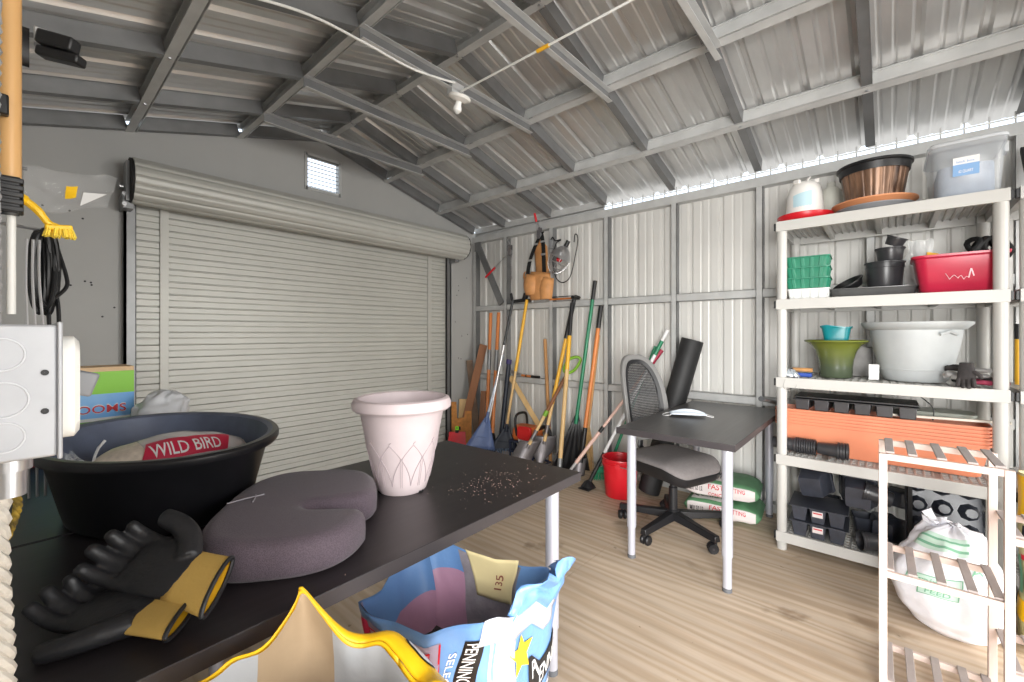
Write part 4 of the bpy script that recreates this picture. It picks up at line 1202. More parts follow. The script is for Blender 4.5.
for k, (p, rz, ry) in enumerate(spots):
    g = G(); mm = ml[k]; mt = m_glover if k == 3 else m_gloveg if k in (0, 2) else mm
    rings = []
    for x, w_, h_ in ((-.075, .030, .010), (-.04, .034, .011), (0, .038, .012), (.03, .038, .011)):
        rings.append([V((x, w_*math.cos(2*PI*j/14), .013+h_*math.sin(2*PI*j/14))) for j in range(14)])
    g.loft(rings, mt)
    for q, y in enumerate((-.028, -.0095, .0095, .028)):
        g.tube(smoothpath([(.02, y, .014), (.05, y*1.1, .016+.01*math.sin(q+k)), (.085-.01*abs(q-1.5), y*1.2, .010+.012*math.cos(q*2+k))], 4), [.011]*8+[.006], mm, 8)
    g.tube([(-.02, .03, .014), (.0, .055, .018), (.02, .062, .016)], [.012, .011, .007], mm, 8)
    if k == 4: ry = 68
    obj('garden_glove', g, label=lb[k], cat='glove', loc=(p[0], p[1], Z3+p[2]+.005), rot=(0, R(ry if k == 4 else 0), R(rz)), group='garden gloves heaped on the third shelf').scale = (.8, .8, .8) if k == 4 else (1, 1, 1)
# small tools at the desk end
g = G(); g.tube([(0, -.055, .016), (0, .05, .016)], .012, m_wood, 10); 
obj('wooden_handle', g, label='short wooden handle lying on the blue block on the third shelf', cat='handle', loc=(3.03, .392, Z3+.024), rot=(0, 0, R(-8)))
g = G(); g.bx(-.02, .02, -.05, .05, 0, .022, mat('cobalt_plastic', (30, 70, 160), .4)); obj('blue_block', g, label='small cobalt blue sanding block on the third shelf', cat='block', loc=(3.03, .39, Z3), bev=.003)
ck = thing('caulking_tool', 'crumpled silver foil tube with a black nozzle at the desk end of the third shelf', 'tube', (2.955, .43, Z3+.002))
g = G(); g.grid(lambda u, v: V((-.03+.06*u+.012*NZ.noise(V((u*5, v*5, 3))), -.04+.08*v, .002+.04*math.sin(PI*u)*math.sin(PI*v)+.012*abs(NZ.noise(V((u*8, v*8, 1)))))), 14, 14, mat('silver_foil', (196, 204, 212), .25, .5)); obj('foil', g, ck, ang=25, solid=.001)
g = G(); g.beam((0, .045, .006), (.0, -.005, .052), .012, .01, m_black); obj('nozzle', g, ck)
g = G(); g.tube(smoothpath([(-.03, .02, .004), (-.055, .025, -.02), (-.057, .03, -.06), (-.055, .0, -.075), (-.053, -.03, -.05), (-.03, -.03, .003)], 4), .0015, m_gloveg, 5); obj('loose_wire', g, ck)
g = G(); g.bx(-.002, .002, -.022, .022, 0, .085, m_wprint); obj('white_tag', g, label='small white card tag standing between the olive pot and the grey planter', cat='card', loc=(3.07, .066, Z3), rot=(0, R(-5), R(10)))
g = G()
def bk_(u, v): a = 2*PI*u; return V((.03*math.sin(a)*(1-.3*v), .06*math.cos(a)*(1-.1*v), .17*v+.006*math.sin(a*3)*v))
g.grid(bk_, 28, 8, m_gloveg); obj('grey_sleeve', g, label='grey paper sleeve standing behind the olive pot', cat='sleeve', loc=(3.30, .13, Z3), ang=80)

# fourth shelf --------------------------------------------------------
m_salmon = mat('salmon_terracotta_plastic', (226, 142, 108), .45, var=.05, vscale=8)
BG = 'salmon window box planters nested in one stack'
pl_lab = ['outermost salmon window box planter, lowest of the nested stack'] + ['%s salmon window box planter from the bottom of the nested stack' % w for w in ('second', 'third', 'fourth', 'fifth')] + ['topmost salmon window box planter of the nested stack']
for k in range(6):
    g = G(); h = .165; L_ = .90; W_ = .19
    g.loft([rr_ring(W_*.74, L_*.9, .03, 0), rr_ring(W_*.78, L_*.92, .03, .006), rr_ring(W_*.96, L_*.985, .035, h-.011), rr_ring(W_*1.05, L_*1.0, .035, h-.010), rr_ring(W_*1.06, L_*1.0, .036, h), rr_ring(W_*.955, L_*.988, .033, h), rr_ring(W_*.772, L_*.915, .03, .006)], m_salmon)
    obj('window_box', g, label=pl_lab[k], cat='planter', group=BG, loc=(3.125, .080, Z2+.0175*k), rot=(0, 0, R(-.4)))
# black cell tray lying upside down on the stack
ct = thing('cell_tray', 'long black seedling cell tray lying on the salmon window boxes', 'tray', (3.09, .155, Z2+.258), R(-.6))
g = G()
g.bx(-.12, .12, -.265, .265, .072, .080, m_black); g.bx(-.126, .126, -.27, .27, .062, .066, m_npot)
obj('rim', g, ct, bev=.0015)
g = G()
for i in range(6):
    y = -.225+.09*i
    for x in (-.06, .06): g.box((x, y, .034), (.10, .062, .06), m_npot, taper=(1.05, 1.12))
obj('cell', g, ct, bev=.004)
npots = thing('pot_sleeve', 'row of nested black nursery pots lying on its side on the fourth shelf', 'pots', (2.998, .335, Z2+.048))
g = G()
rq = M.Rotation(R(90), 3, 'X')
def potprof(r, h): return [(.001, 0), (r*.78, 0), (r*.8, .004), (r*.97, h-.016), (r*1.02, h-.015), (r*1.04, h), (r*.96, h), (r*.9, h-.01)]
g = G(); g.lathe(potprof(.040, .12), m_npot, (0, .195, 0), 28, rot=rq); 
for k in range(9): g.lathe([(.036, 0), (.0445, .002), (.0445, .010), (.036, .011)], m_npot, (0, .085-.0115*k, 0), 28, rot=rq)
obj('nested_pot', g, npots)
g = G()
g.lathe(potprof(.040, .12), m_npot, (0, -.025, .0), 28, rot=rq)
for k in range(4): g.lathe([(.036, 0), (.0455, .002), (.0455, .011), (.036, .012)], m_npot, (0, -.115-.013*k, 0), 28, rot=rq)
g.lathe([(.001, 0), (.034, 0), (.04, .006)], m_npot, (0, -.16, 0), 28, rot=rq)
obj('end_pot', g, npots)
m_sage = mat('sage_grey_plastic', (160, 166, 156), .4, var=.04)
gt = thing('lidded_box', 'long sage grey lidded plastic box at the back of the fourth shelf', 'box', (3.34, -.20, Z2+.0))
g = G(); g.loft([rr_ring(.15, .25, .03, .0), rr_ring(.17, .27, .03, .26)], m_sage); obj('box_body', g, gt)
g = G(); g.loft([rr_ring(.185, .285, .03, .26), rr_ring(.185, .285, .03, .274), rr_ring(.17, .27, .03, .276)], m_sage); obj('lid', g, gt)
g = G(); g.tube(smoothpath([(3.20, -.10, .93), (3.16, -.14, .90), (3.15, -.17, .86), (3.15, -.17, .80), (3.16, -.165, Z2+.262)], 6), .0025, m_black, 6)
obj('thin_cable', g, label='thin black cable hanging beside the black cell tray', cat='cable', world=True, loc=(3.15, -.165, .80))
g = G(); g.bx(-.012, .012, -.22, .22, 0, .012, mat('cream_batten', (226, 218, 204), .6)); obj('cream_batten', g, label='cream batten lying across the back of the window boxes', cat='batten', loc=(3.10, -.22, Z2+.262), rot=(0, 0, R(10)), bev=.001)

# bottom shelf: heap of black square pots and trays --------------------
m_pot5 = mat('bluish_black_pots', (58, 61, 70), .3, var=.2, vscale=20)
def sqpot(label, loc, s, h, rot, group, m=None):
    g = G(); m = m or m_pot5
    g.loft([rr_ring(s*.72, s*.72, .012, 0), rr_ring(s*.75, s*.75, .012, .004), rr_ring(s*.95, s*.95, .014, h-.014), rr_ring(s*1.0, s*1.0, .014, h-.013), rr_ring(s*1.02, s*1.02, .014, h), rr_ring(s*.94, s*.94, .012, h), rr_ring(s*.72, s*.72, .012, .008)], m)
    return obj('square_pot', g, label=label, cat='pot', loc=loc, rot=tuple(R(a) for a in rot), group=group)
PG = 'black square nursery pots heaped on the bottom shelf'
def celltray(label, loc, rot, nx, ny, s, h, labels=False):
    t = thing('cell_tray', label, 'tray', loc, rot=tuple(R(a) for a in rot))
    g = G(); g.bx(-nx*s/2-.008, nx*s/2+.008, -ny*s/2-.008, ny*s/2+.008, h-.004, h, m_pot5); obj('rim', g, t, bev=.001)
    g = G()
    for i in range(nx):
        for j in range(ny):
            g.box(((i+.5-nx/2)*s, (j+.5-ny/2)*s, h/2-.002), (s*.66, s*.66, h-.004), m_pot5, taper=(1.35, 1.35))
    obj('cell', g, t, bev=.002)
    if labels:
        g = G(); 
        for j in (1,): g.bx(-nx*s/2-.0015, -nx*s/2+.0, (j+.5-ny/2)*s-.024, (j+.5-ny/2)*s+.024, h*.45, h*.82, m_cpale)
        for j in (1,): g.bx(-nx*s/2-.0022, -nx*s/2-.0014, (j+.5-ny/2)*s-.02, (j+.5-ny/2)*s+.02, h*.66, h*.74, m_rprint)
        obj('price_label', g, t)
    return t
celltray('lower of the two small black cell trays at the desk end of the bottom shelf', (3.04, .305, Z1), (0, 0, 2), 3, 3, .085, .085, True)
celltray('upper of the two small black cell trays at the desk end of the bottom shelf', (3.04, .306, Z1+.087), (0, 0, 2), 3, 3, .085, .085, True)
sq = [('big square pot tipped forward on the small cell trays by the shelf post', (3.00, .345, .365), .15, .13, (78, 8, 78)),
 ('square pot leaning behind the tipped pot by the shelf post', (3.15, .36, .36), .15, .13, (66, 0, 80)),
 ('square pot lying open side forward in the middle of the heap', (2.985, .13, .36), .15, .12, (84, 0, 88)),
 ('square pot standing behind the middle one in the heap', (3.12, .15, .345), .15, .12, (80, 0, 92)),
 ('square pot at the back of the middle row of the heap', (3.25, .16, .34), .15, .12, (78, 0, 90)),
 ('small square pot under the middle of the heap', (3.18, .105, Z1+.0), .12, .11, (0, 0, 12)),
 ('small square pot on its side near the plant stand post', (3.03, .03, .20), .12, .12, (95, 0, 70)),
 ('square pot upside down behind the plant stand post', (3.14, .02, .25), .13, .12, (180, 0, 20)),
 ('square pot on its side beside the deep black crate', (3.22, -.01, .33), .11, .11, (100, 0, 70)),
 ('low square pot at the back of the bottom shelf', (3.3, .3, Z1), .15, .13, (0, 0, 5))]
for l, p, s, h, r_ in sq: sqpot(l, p, s, h, r_, PG)
for k, (l, p, rt) in enumerate([('round black pot lying on its side low in the bottom shelf', (2.975, .01, Z1+.053), (-90, 0, 25)), ('ribbed round black pot lying high in the heap behind the plant stand', (3.02, -.01, .375), (-75, 25, 10))]):
    o = npot('nursery_pot', l, p, .048, .12, tuple(R(a) for a in rt))
# big trays on edge behind the white sack
for k, (l, p) in enumerate((('large black cell tray standing on edge behind the white sack', (3.07, -.20, Z1+.214)), ('second large black cell tray on edge, nearer the second shelf unit', (3.19, -.28, Z1+.214)))):
    t = thing('cell_tray', l, 'tray', p, rot=(0, R(-78), R(4 if k == 0 else -8)))
    g = G(); g.bx(-.20, .20, -.14 if k == 0 else -.08, .14 if k == 0 else .08, -.004, .002, m_pot5); obj('rim', g, t)
    g = G()
    for i in range(4):
        for j in range(3 if k == 0 else 2):
            g.lathe([(.001, .065), (.022, .065), (.026, .06), (.042, 0)], m_pot5, (-.15+.1*i, -.094+.094*j if k == 0 else -.04+.08*j, .0), 8)
    obj('cell', g, t)
g = G(); g.bx(2.93, 3.10, -.085, -.068, Z1, Z1+.42, m_blackm); obj('black_board', g, label='black board standing upright between the pots and the large cell trays', cat='board', world=True, loc=(3.0, -.076, Z1))
# ------------------------------------------------------------------ pale wooden plant stand
m_pale = mat('whitewashed_wood', (216, 197, 187), .6, var=.06, vscale=16, stretch=(1, 1, .2))
m_slat = mat('weathered_grey_slat', (170, 160, 156), .7, var=.10, vscale=14)
st_ = thing('plant_stand', 'whitewashed staggered plant stand with grey slats in front of the shelf unit', 'stand', (1.995, .018, 0), R(1))
# local x away from the camera (depth .27), local y to the left; width .315
PW, DP = .022, .255
def sd(name, g): return obj(name, g, st_, bev=.0015)
W_ = .294
H0 = .832
for x in (0, DP):
    for y in (0, -W_):
        g = G(); g.box((x, y, H0/2), (PW, PW, H0), m_pale); sd('post', g)
for x in (0, DP):
    g = G(); g.box((x, -W_*2, .32), (PW, PW, .64), m_pale); sd('post', g)
def tier(y0, y1, z):
    for x in (0, DP):
        g = G(); g.box((x, (y0+y1)/2, z-.012), (.016, abs(y1-y0)-PW, .022), m_pale); sd('rail', g)
    n = 5
    for k in range(n):
        y = y0+(y1-y0)*(.02+.96*k/(n-1)) if k in (0, n-1) else y0+(y1-y0)*(.02+.96*k/(n-1))
        g = G(); g.box((DP/2, y+(-.012 if k == 0 else .012 if k == n-1 else 0), z+.004), (DP+.0, .024, .007), m_slat); sd('slat', g)
for z in (H0+.002, .425, .035): tier(0, -W_, z)
for z in (.628, .215): tier(-W_, -2*W_, z)

# ------------------------------------------------------------------ white woven sack
m_wsack = mat('white_woven_sack', (232, 232, 238), .55, var=.03, vscale=20, bump=.25, bscale=26)
m_gprint = mat('faded_green_print', (120, 176, 146), .6)
m_gpale = mat('pale_green_panel', (196, 222, 208), .6)
ws = thing('woven_sack', 'white woven sack with faded green print slumped behind the plant stand', 'sack', (2.60, -.205, 0), R(-8)); ws.scale = (.80, .78, .84)
def wS(u, v, e=0):
    """u around, v from the floor to the tied top; slumped sack."""
    a = 2*PI*u; c, s = math.cos(a), math.sin(a)
    prof = [(0, .55), (.06, .74), (.2, .93), (.36, 1.0), (.52, .97), (.66, .86), (.78, .70), (.88, .62), (.95, .5), (1, .12)]
    for (a0, r0), (a1, r1) in zip(prof, prof[1:]):
        if v <= a1:
            t = (v-a0)/(a1-a0); r = r0+(r1-r0)*(t*t*(3-2*t)); break
    cr = .012*NZ.noise(V((c*2.4, s*2.4, v*3))) + .020*max(0, v-.6)/.4*NZ.noise(V((c*4, s*4, v*8)))
    rx = .19*r+cr+e; ry = .235*r+cr+e
    z = .515*v
    return V((rx*c - .05*v*v*0 + .05*max(0, v-.55), ry*s + .03*math.sin(v*3), max(.001, z+.03*c*c*max(0, v-.7)+cr)))
g = G(); g.grid(lambda u, v: wS(u, v), 72, 44, m_wsack); obj('sack', g, ws, ang=80)
g = G(); T1_ = lambda u, v: wS(u, v, .003); T2_ = lambda u, v: wS(u, v, .005)
# the front faces -x: u about .5
def q2(u, v): return (.5+(u-.5)*.30, .40+.36*v)
def sk_(S): return lambda u, v: S(.47+.25*(u-.5)+.02*(v-.5), .50+.34*(v-.5)+.10*(u-.5))
for a, b, c, d in ((.18, .82, .44, .46), (.18, .82, .74, .76), (.18, .195, .44, .76), (.805, .82, .44, .76), (.36, .8, .22, .24), (.36, .375, .22, .44), (.785, .8, .22, .44)):
    patch(g, sk_(T2_), a, b, c, d, m_gprint, 8, 2)
patch(g, sk_(T1_), .2, .8, .46, .74, m_gpale, 10, 8); patch(g, sk_(T1_), .375, .785, .24, .44, m_gpale, 10, 6)
patch(g, T1_, .33, .62, .80, .93, m_gpale, 16, 8); patch(g, T2_, .36, .58, .83, .85, m_gprint, 12, 2); patch(g, T2_, .36, .58, .89, .905, m_gprint, 12, 2)
obj('print', g, ws, ang=80)
word(ws, 'Grain', sk_(lambda u, v: wS(u, v, .007)), .26, .56, .1, .14, m_gprint, width=.3); word(ws, 'FEED', sk_(lambda u, v: wS(u, v, .007)), .45, .28, .1, .12, m_gprint, width=.26)
word(ws, 'A', sk_(lambda u, v: wS(u, v, .007)), .88, .86, .1, .20, m_gprint, width=.16)
g = G(); random.seed(9)
for k in range(7):
    a = k*.9; p = V((.05, .05, .50)); q = V((.02+.05*math.cos(a), .06+.07*math.sin(a), .535+.02*math.sin(k*2)))
    g.grid(lambda u, v, p=p, q=q, a=a: p.lerp(q, u)+V((math.sin(a), -math.cos(a), .3))*(v-.5)*.04*(.4+u)+V((0, 0, .01*math.sin(u*6+k))), 6, 4, m_wsack)
obj('tied_neck', g, ws, ang=80, solid=.001)
# ------------------------------------------------------------------ printed bags at the far right
m_tanbag = mat('tan_printed_bag', (196, 190, 142), .5, var=.12, vscale=14, bump=.3, bscale=16)
yb = thing('soil_bag', 'yellow and tan garden soil bag standing behind the plant stand at the far right', 'bag', (2.70, -.585, 0), R(-3))
def yb_(u, v, e=0):
    a = 2*PI*u; c, s = math.cos(a), math.sin(a); t = v
    w_ = .115*(1-.5*t**4)+.008*NZ.noise(V((c*2, s*2, v*5)))+e
    return V((w_*math.copysign(abs(c)**.7, c), (.185+.01*NZ.noise(V((c, s, v*4)))+e)*math.copysign(abs(s)**.6, s), .003+.68*v))
g = G(); g.grid(lambda u, v: yb_(u, v), 60, 30, m_tanbag); obj('bag', g, yb, ang=80, solid=.001)
g = G(); B1 = lambda u, v: yb_(u, v, .0025)
patch(g, B1, .20, .80, .72, .985, m_sy, 34, 8); patch(g, B1, .2, .8, .14, .26, m_sy, 34, 5)
B2 = lambda u, v: yb_(u, v, .004); patch(g, B2, .30, .36, .58, .70, m_ink, 6, 5); patch(g, B2, .36, .40, .62, .68, m_wprint, 6, 5); disc(g, B2, .345, .90, .015, .035, m_wprint)
patch(g, B2, .26, .30, .30, .52, m_gprint, 4, 8); patch(g, B2, .3, .36, .50, .53, m_rprint, 4, 2)
obj('print', g, yb, ang=80)
# long yellow handled tool standing between the two shelf units
g = G(); g.tube([(3.25, -.478, 1.0), (3.25, -.478, 1.225)], .0135, m_yel, 12)
tl = thing('long_handle', 'yellow tool handle standing on the second shelf unit, seen between the two units', 'tool', (3.25, -.478, 1.0))
obj('shaft', g, tl, world=True)
g = G(); g.tube([(3.25, -.478, 1.225), (3.25, -.478, 1.30)], .0145, m_black, 10); obj('grip', g, tl, world=True)
# ------------------------------------------------------------------ long tools leaning in the far corner and along the ribbed wall
def shaft(name, label, cat, top, bot, segs, group=None):
    """segs: (part name, t0, t1, radius, material) along top->bottom. Returns thing and point function."""
    a, b = V(top), V(bot)
    t = thing(name, label, cat, tuple(b), group=group)
    P = lambda s: a.lerp(b, s)-b
    for nm, t0, t1, r, m in segs:
        g = G(); g.tube([P(t0), P(t1)], r, m, 12); obj(nm, g, t)
    return t, P
CR = V((.659, -.752, 0)); CF = V((.752, .659, 0))      # across / along the line of sight, for flat heads turned into the room
m_ash = mat('pale_ash_handle', (222, 186, 130), .5, var=.12, vscale=10, stretch=(1, 1, .1))
m_orw = mat('orange_wood_handle', (206, 124, 62), .45, var=.14, vscale=10, stretch=(1, 1, .1))
m_dkw = mat('dark_plank', (134, 88, 56), .65, var=.22, vscale=9, stretch=(1, 1, .12))
m_osb = mat('osb_offcut', (196, 132, 66), .7, var=.25, vscale=26)
m_forg = mat('forged_steel', (128, 124, 126), .4, .6, var=.2, vscale=10)
m_drk = mat('dark_pole', (62, 64, 66), .45, .3)
m_bluer = mat('slate_blue_rake', (92, 112, 158), .45, var=.08)
m_pinkp = mat('faded_pink_pole', (226, 190, 176), .45, var=.08)
m_mar = mat('maroon_grip', (160, 30, 62), .5)
m_nav = mat('navy_black_plastic', (34, 42, 56), .45)
m_alu = mat('aluminium_tube', (206, 206, 208), .3, .6)
m_lime2 = mat('lime_grip', (120, 170, 40), .45)
def plank(name, label, a, b, w_, th, m, up=None):
    a, b = V(a), V(b); g = G(); g.beam(a-b, V((0, 0, 0)), w_, th, m, up=up or tuple(CF))
    return obj(name, g, label=label, cat='board', loc=tuple(b), bev=.002)
plank('wood_plank', 'long dark brown plank leaning in the corner by the roller door', (3.40, 3.40, 1.13), (3.20, 3.57, .03), .085, .035, m_dkw)
plank('wood_plank', 'narrow weathered plank behind the long dark plank in the corner', (3.37, 3.60, .95), (3.37, 3.46, .03), .07, .022, mat('weathered_board', (120, 98, 80), .7, var=.2))
plank('wood_plank', 'short pale pine offcut standing against the door jamb', (3.28, 3.60, .52), (3.24, 3.59, .02), .09, .02, m_ash)
g = G(); g.prism([(-.13, 0), (.10, 0), (.10, .40), (.03, .40), (.02, .33), (-.06, .32), (-.07, .50), (-.13, .50)], -.009, .009, m_osb, M.Rotation(R(90), 4, 'X'))
obj('notched_board', g, label='notched orange particle board offcut standing in the corner', cat='board', loc=(3.20, 3.53, .001), rot=(R(-4), 0, R(-48)), bev=.0015)
plank('wood_batten', 'dark batten standing behind the red dustpan', (3.38, 3.38, .62), (3.30, 3.36, .02), .06, .03, m_dkw)
# red dustpan with lime tag
dp = thing('dustpan', 'red dustpan with its blade up in the corner beside the planks', 'dustpan', (3.03, 3.43, 0))
g = G(); g.prism([(-.14, .02), (.14, .02), (.12, .30), (-.12, .30)], -.004, .004, m_red, M.Rotation(R(-48), 4, 'Z') @ M.Rotation(R(78), 4, 'X')); obj('pan', g, dp)
g = G(); g.box(CR*0+V((0.05, 0.05, .30)), (.05, .04, .05), m_black, M.Rotation(R(-48), 3, 'Z')); obj('socket', g, dp)
g = G(); g.box((.07, .02, .345), (.006, .045, .05), m_black); obj('clip', g, dp)
g = G(); g.box((.028, .026, .35), (.05, .002, .055), mat('lime_label', (140, 230, 40), .5), M.Rotation(R(-48), 3, 'Z')); g.box((.026, .0245, .352), (.012, .002, .03), m_ink, M.Rotation(R(-48), 3, 'Z')); obj('price_tag', g, dp)
dp.scale = (.72, .72, .72)
# pair of orange-handled post tools
for nm, tp, bt in (('left one of two orange wooden shafts with grey sleeves in the corner', (3.42, 3.31, 1.48), (3.22, 3.18, .14)), ('right one of two orange wooden shafts with grey sleeves in the corner', (3.42, 3.19, 1.48), (3.18, 3.06, .14))):
    t, P = shaft('digger_handle', nm, 'tool', tp, bt, (('upper_grip', 0, .30, .019, m_orw), ('sleeve', .30, .46, .022, m_galvd), ('lower_shaft', .46, .93, .019, m_orw)), 'orange shafts of the post hole tool')
    g = G(); g.loft([[P(.93)+CR*x*w_+CF*y*.02 for x, y in ((-1, 0), (0, -1), (1, 0), (0, 1))] for w_ in (.02,)] + [[P(1)+V((0, 0, z))+CR*x*w_+CF*y*.02 for x, y in ((-1, 0), (0, -1), (1, 0), (0, 1))] for w_, z in ((.045, 0), (.05, -.08), (.012, -.135))], m_black); obj('blade', g, t)
# dark pole with grey ferrule
t, P = shaft('pole_pruner', 'dark grey metal pole leaning beside the yellow rake handle in the corner', 'tool', (3.42, 2.985, 1.61), (3.10, 3.12, .02), (('upper_pole', 0, .30, .014, m_drk), ('lower_pole', .30, .98, .012, m_alu)))
g = G(); g.loft([[P(.97)+CR*x*.03+CF*y*.02+V((0, 0, z)) for x, y in ((-1, -1), (1, -1), (1, 1), (-1, 1))] for z in (-.0, .10)], m_nav); obj('foot_clamp', g, t)
t, P = shaft('tool_tube', 'dark navy tube standing in the corner behind the rakes', 'tool', (3.40, 3.02, .98), (3.25, 3.02, .02), (('tube', .03, 1, .024, m_nav), ('end_cap', 0, .05, .03, mat('indigo_cap', (60, 52, 110), .5))))
def fan_rake(label, top, bot, head_h, half, n, m, segs, group, tip=None, plate=True):
    t, P = shaft('leaf_rake', label, 'rake', top, bot, segs, group)
    d = (V(top)-V(bot)).normalized()
    apex = d*head_h
    g = G()
    if plate:
        rows = []
        for k in range(9):
            s = k/8; w_ = .02+half*.8*s
            rows.append([apex*(1-s*.78)+CR*(w_*x) + CF*(.006*math.cos(x*3)) for x in (-1, -.6, -.2, .2, .6, 1)])
        g.loft(rows, m, closed=False); obj('fan_plate', g, t, solid=.003)
    for k in range(n):
        x = -1+2*k/(n-1)
        g = G()
        b0 = apex*(.30 if plate else .95)+CR*(half*x*(.72 if plate else .04)); b1 = apex*.08+CR*half*x; b2 = b1-CF*.03+V((0, 0, -.012))
        g.tube([b0, b1, b2], [.0035, .0035, .0025], tip or m, 5, flat=.6)
        obj('tine', g, t)
    g = G(); g.tube([apex*.52+CR*(half*.45*x) for x in (-1, 0, 1)], .005, m, 6); obj('brace', g, t)
    g = G(); g.tube([apex*1.12, apex*.86], .017, m, 10); obj('socket', g, t)
RG = 'leaf rakes standing head down in the corner'
fan_rake('slate blue leaf rake with a pale metal handle in the corner', (3.36, 3.072, 1.033), (2.96, 3.06, .02), .42, .175, 18, m_bluer, (('handle', 0, .62, .012, mat('pale_blue_tube', (196, 206, 220), .35, .3)),), RG)
fan_rake('black leaf rake with pale tips on a tall yellow handle below the tool belt', (3.42, 2.795, 1.60), (3.16, 2.905, .02), .30, .185, 20, m_nav, (('grip', 0, .46, .0165, m_yel), ('handle', .46, .84, .0135, m_ash)), RG, tip=mat('blue_grey_tine', (120, 140, 166), .45))
t, P = shaft('wood_stick', 'plain wooden stick standing upright behind the chainsaw', 'tool', (3.42, 2.564, 1.20), (3.41, 2.49, .01), (('stick', 0, .62, .017, m_wood), ('taped_end', .62, .72, .018, mat('maroon_tape', (130, 70, 64), .6)), ('stick', .72, 1, .017, m_wood)))
plank('wood_batten', 'pale square batten lying at a slant against the ribbed wall behind the chainsaw', (3.445, 3.04, .79), (3.41, 2.585, .28), .05, .04, m_ash)
# shovels
def shovel(label, top, bot, segs, w_, h_, square, group):
    t, P = shaft('shovel', label, 'shovel', top, bot, segs, group)
    d = (V(top)-V(bot)).normalized(); nrm = d.cross(CR).normalized()
    g = G()
    def S(u, v):
        x = (2*u-1)
        wd = w_*(1 if square else (.35+.65*min(1, v*2.2))) * (1 if v > .12 or square else 1)
        if square: z = v
        else: z = max(v, .0)+.30*x*x*(1-v)**2
        return d*(h_*z)+CR*(wd*x)+nrm*(.035*x*x+.012*math.sin(v*2.5))
    g.grid(S, 12, 12, m_forg); obj('blade', g, t, solid=.003)
    g = G(); g.tube([d*(h_*1.35), d*(h_*.75)], [.019, .014], m_forg, 10); obj('socket', g, t)
    return t, P, d
SGp = 'shovels leaning blade down against the ribbed wall'
shovel('yellow round point shovel with a long black grip', (3.42, 2.225, 1.57), (3.12, 2.41, .02), (('grip', 0, .235, .021, m_black), ('handle', .235, .62, .017, m_yel), ('lower_shaft', .62, .84, .0165, m_ash)), .11, .30, False, SGp)
t, P, d = shovel('square spade with a lime green looped grip', (3.36, 2.20, .98), (2.90, 2.51, .03), (('handle', .1, .45, .016, m_dkw), ('collar', .45, .5, .02, m_lime2), ('lower_shaft', .5, .76, .016, m_ash)), .10, .30, True, SGp)
g = G(); g.tube(smoothpath([P(.1), P(.06)+CR*.05, P(-.03)+CR*.055, P(-.06), P(-.03)-CR*.055, P(.06)-CR*.05, P(.1)], 5), .014, m_lime2, 8); obj('grip_loop', g, t)
t, P = shaft('hoe', 'yellow wooden handle standing straight with its steel ferrule near the table corner', 'tool', (3.36, 2.208, 1.537), (3.06, 2.145, .02), (('grip', 0, .20, .018, m_black), ('handle', .20, .40, .019, m_yel), ('shaft', .40, .90, .0195, m_ash), ('ferrule', .90, .99, .022, m_galvd)))
g = G(); g.box(P(.985), (.16, .02, .05), m_forg, M.Rotation(R(-48), 3, 'Z')); obj('hoe_blade', g, t, bev=.003)
t, P = shaft('fan_rake', 'green handled rake with a solid black plastic fan head', 'rake', (3.42, 2.0, 1.73), (3.22, 2.145, .02), (('grip', 0, .10, .018, m_black), ('handle', .10, .75, .0165, m_green)))
d = (P(0)-P(1)).normalized(); ap = d*.52
g = G()
g.loft([[ap*(1-s)+CR*((.015+.17*s)*x)+CF*(.03*math.cos(x*16)*s*.3) + d*0 for x in [i/10-1 for i in range(21)]] for s in (0, .2, .4, .6, .8, .97)], m_black, closed=False); obj('fan_head', g, t, solid=.004)
t, P = shaft('trench_shovel', 'brown wooden handle with a black grip and dark steel socket', 'tool', (3.42, 1.94, 1.50), (3.18, 2.02, .02), (('grip', 0, .135, .021, m_black), ('handle', .135, .72, .018, m_orw), ('socket', .72, .92, .020, m_black)))
g = G(); g.grid(lambda u, v: P(.90+.1*v)+CR*(.05*(2*u-1))+CF*(.02*(2*u-1)**2), 6, 6, m_forg); obj('blade', g, t, solid=.003)
t, P = shaft('straw_broom', 'old straw broom with a slim brown handle beside the wall stud', 'broom', (3.43, 1.968, 1.24), (3.36, 2.085, .02), (('handle', 0, .68, .012, m_wood),))
m_straw = mat('straw', (176, 140, 88), .8, var=.25, vscale=30)
g = G(); random.seed(4)
for k in range(60):
    x, y = random.uniform(-1, 1), random.uniform(-1, 1)
    g.tube([P(.68)+CR*x*.012+CF*y*.012, P(.8)+CR*x*.05+CF*y*.02, P(1)+CR*x*.09+CF*y*.04], .0022, m_straw, 4)
obj('bristles', g, t, kind='stuff')
# three slim poles crossing the bay left of the desk
t, P = shaft('extension_pole', 'faded pink extension pole with a maroon grip slanting to the left', 'pole', (3.43, 1.39, 1.12), (3.0, 2.066, .02), (('grip', 0, .12, .018, m_mar), ('upper_tube', .12, .58, .0125, m_pinkp), ('collar', .58, .62, .016, m_black), ('lower_tube', .62, .86, .0155, m_pinkp), ('end_tube', .86, 1, .0125, m_alu)))
t, P = shaft('string_trimmer', 'white string trimmer pole ending in a black head by the red bucket', 'tool', (3.42, 1.34, 1.28), (3.03, 1.83, .045), (('top_cap', 0, .07, .015, m_wprint), ('grip', .07, .16, .016, m_green), ('upper_tube', .16, .80, .0135, m_wprint), ('lower_tube', .80, .985, .016, m_black)))
g = G(); g.lathe([(.001, -.035), (.05, -.035), (.055, -.02), (.03, .015), (.001, .03)], m_black, (-.01, 0, 0), 20); obj('trimmer_head', g, t)
g = G(); g.prism([(-.085, -.03), (.03, -.05), (.05, .05), (-.06, .07)], -.038, -.032, m_black, M.Rotation(R(10), 4, 'Z')); obj('guard', g, t, bev=.002)
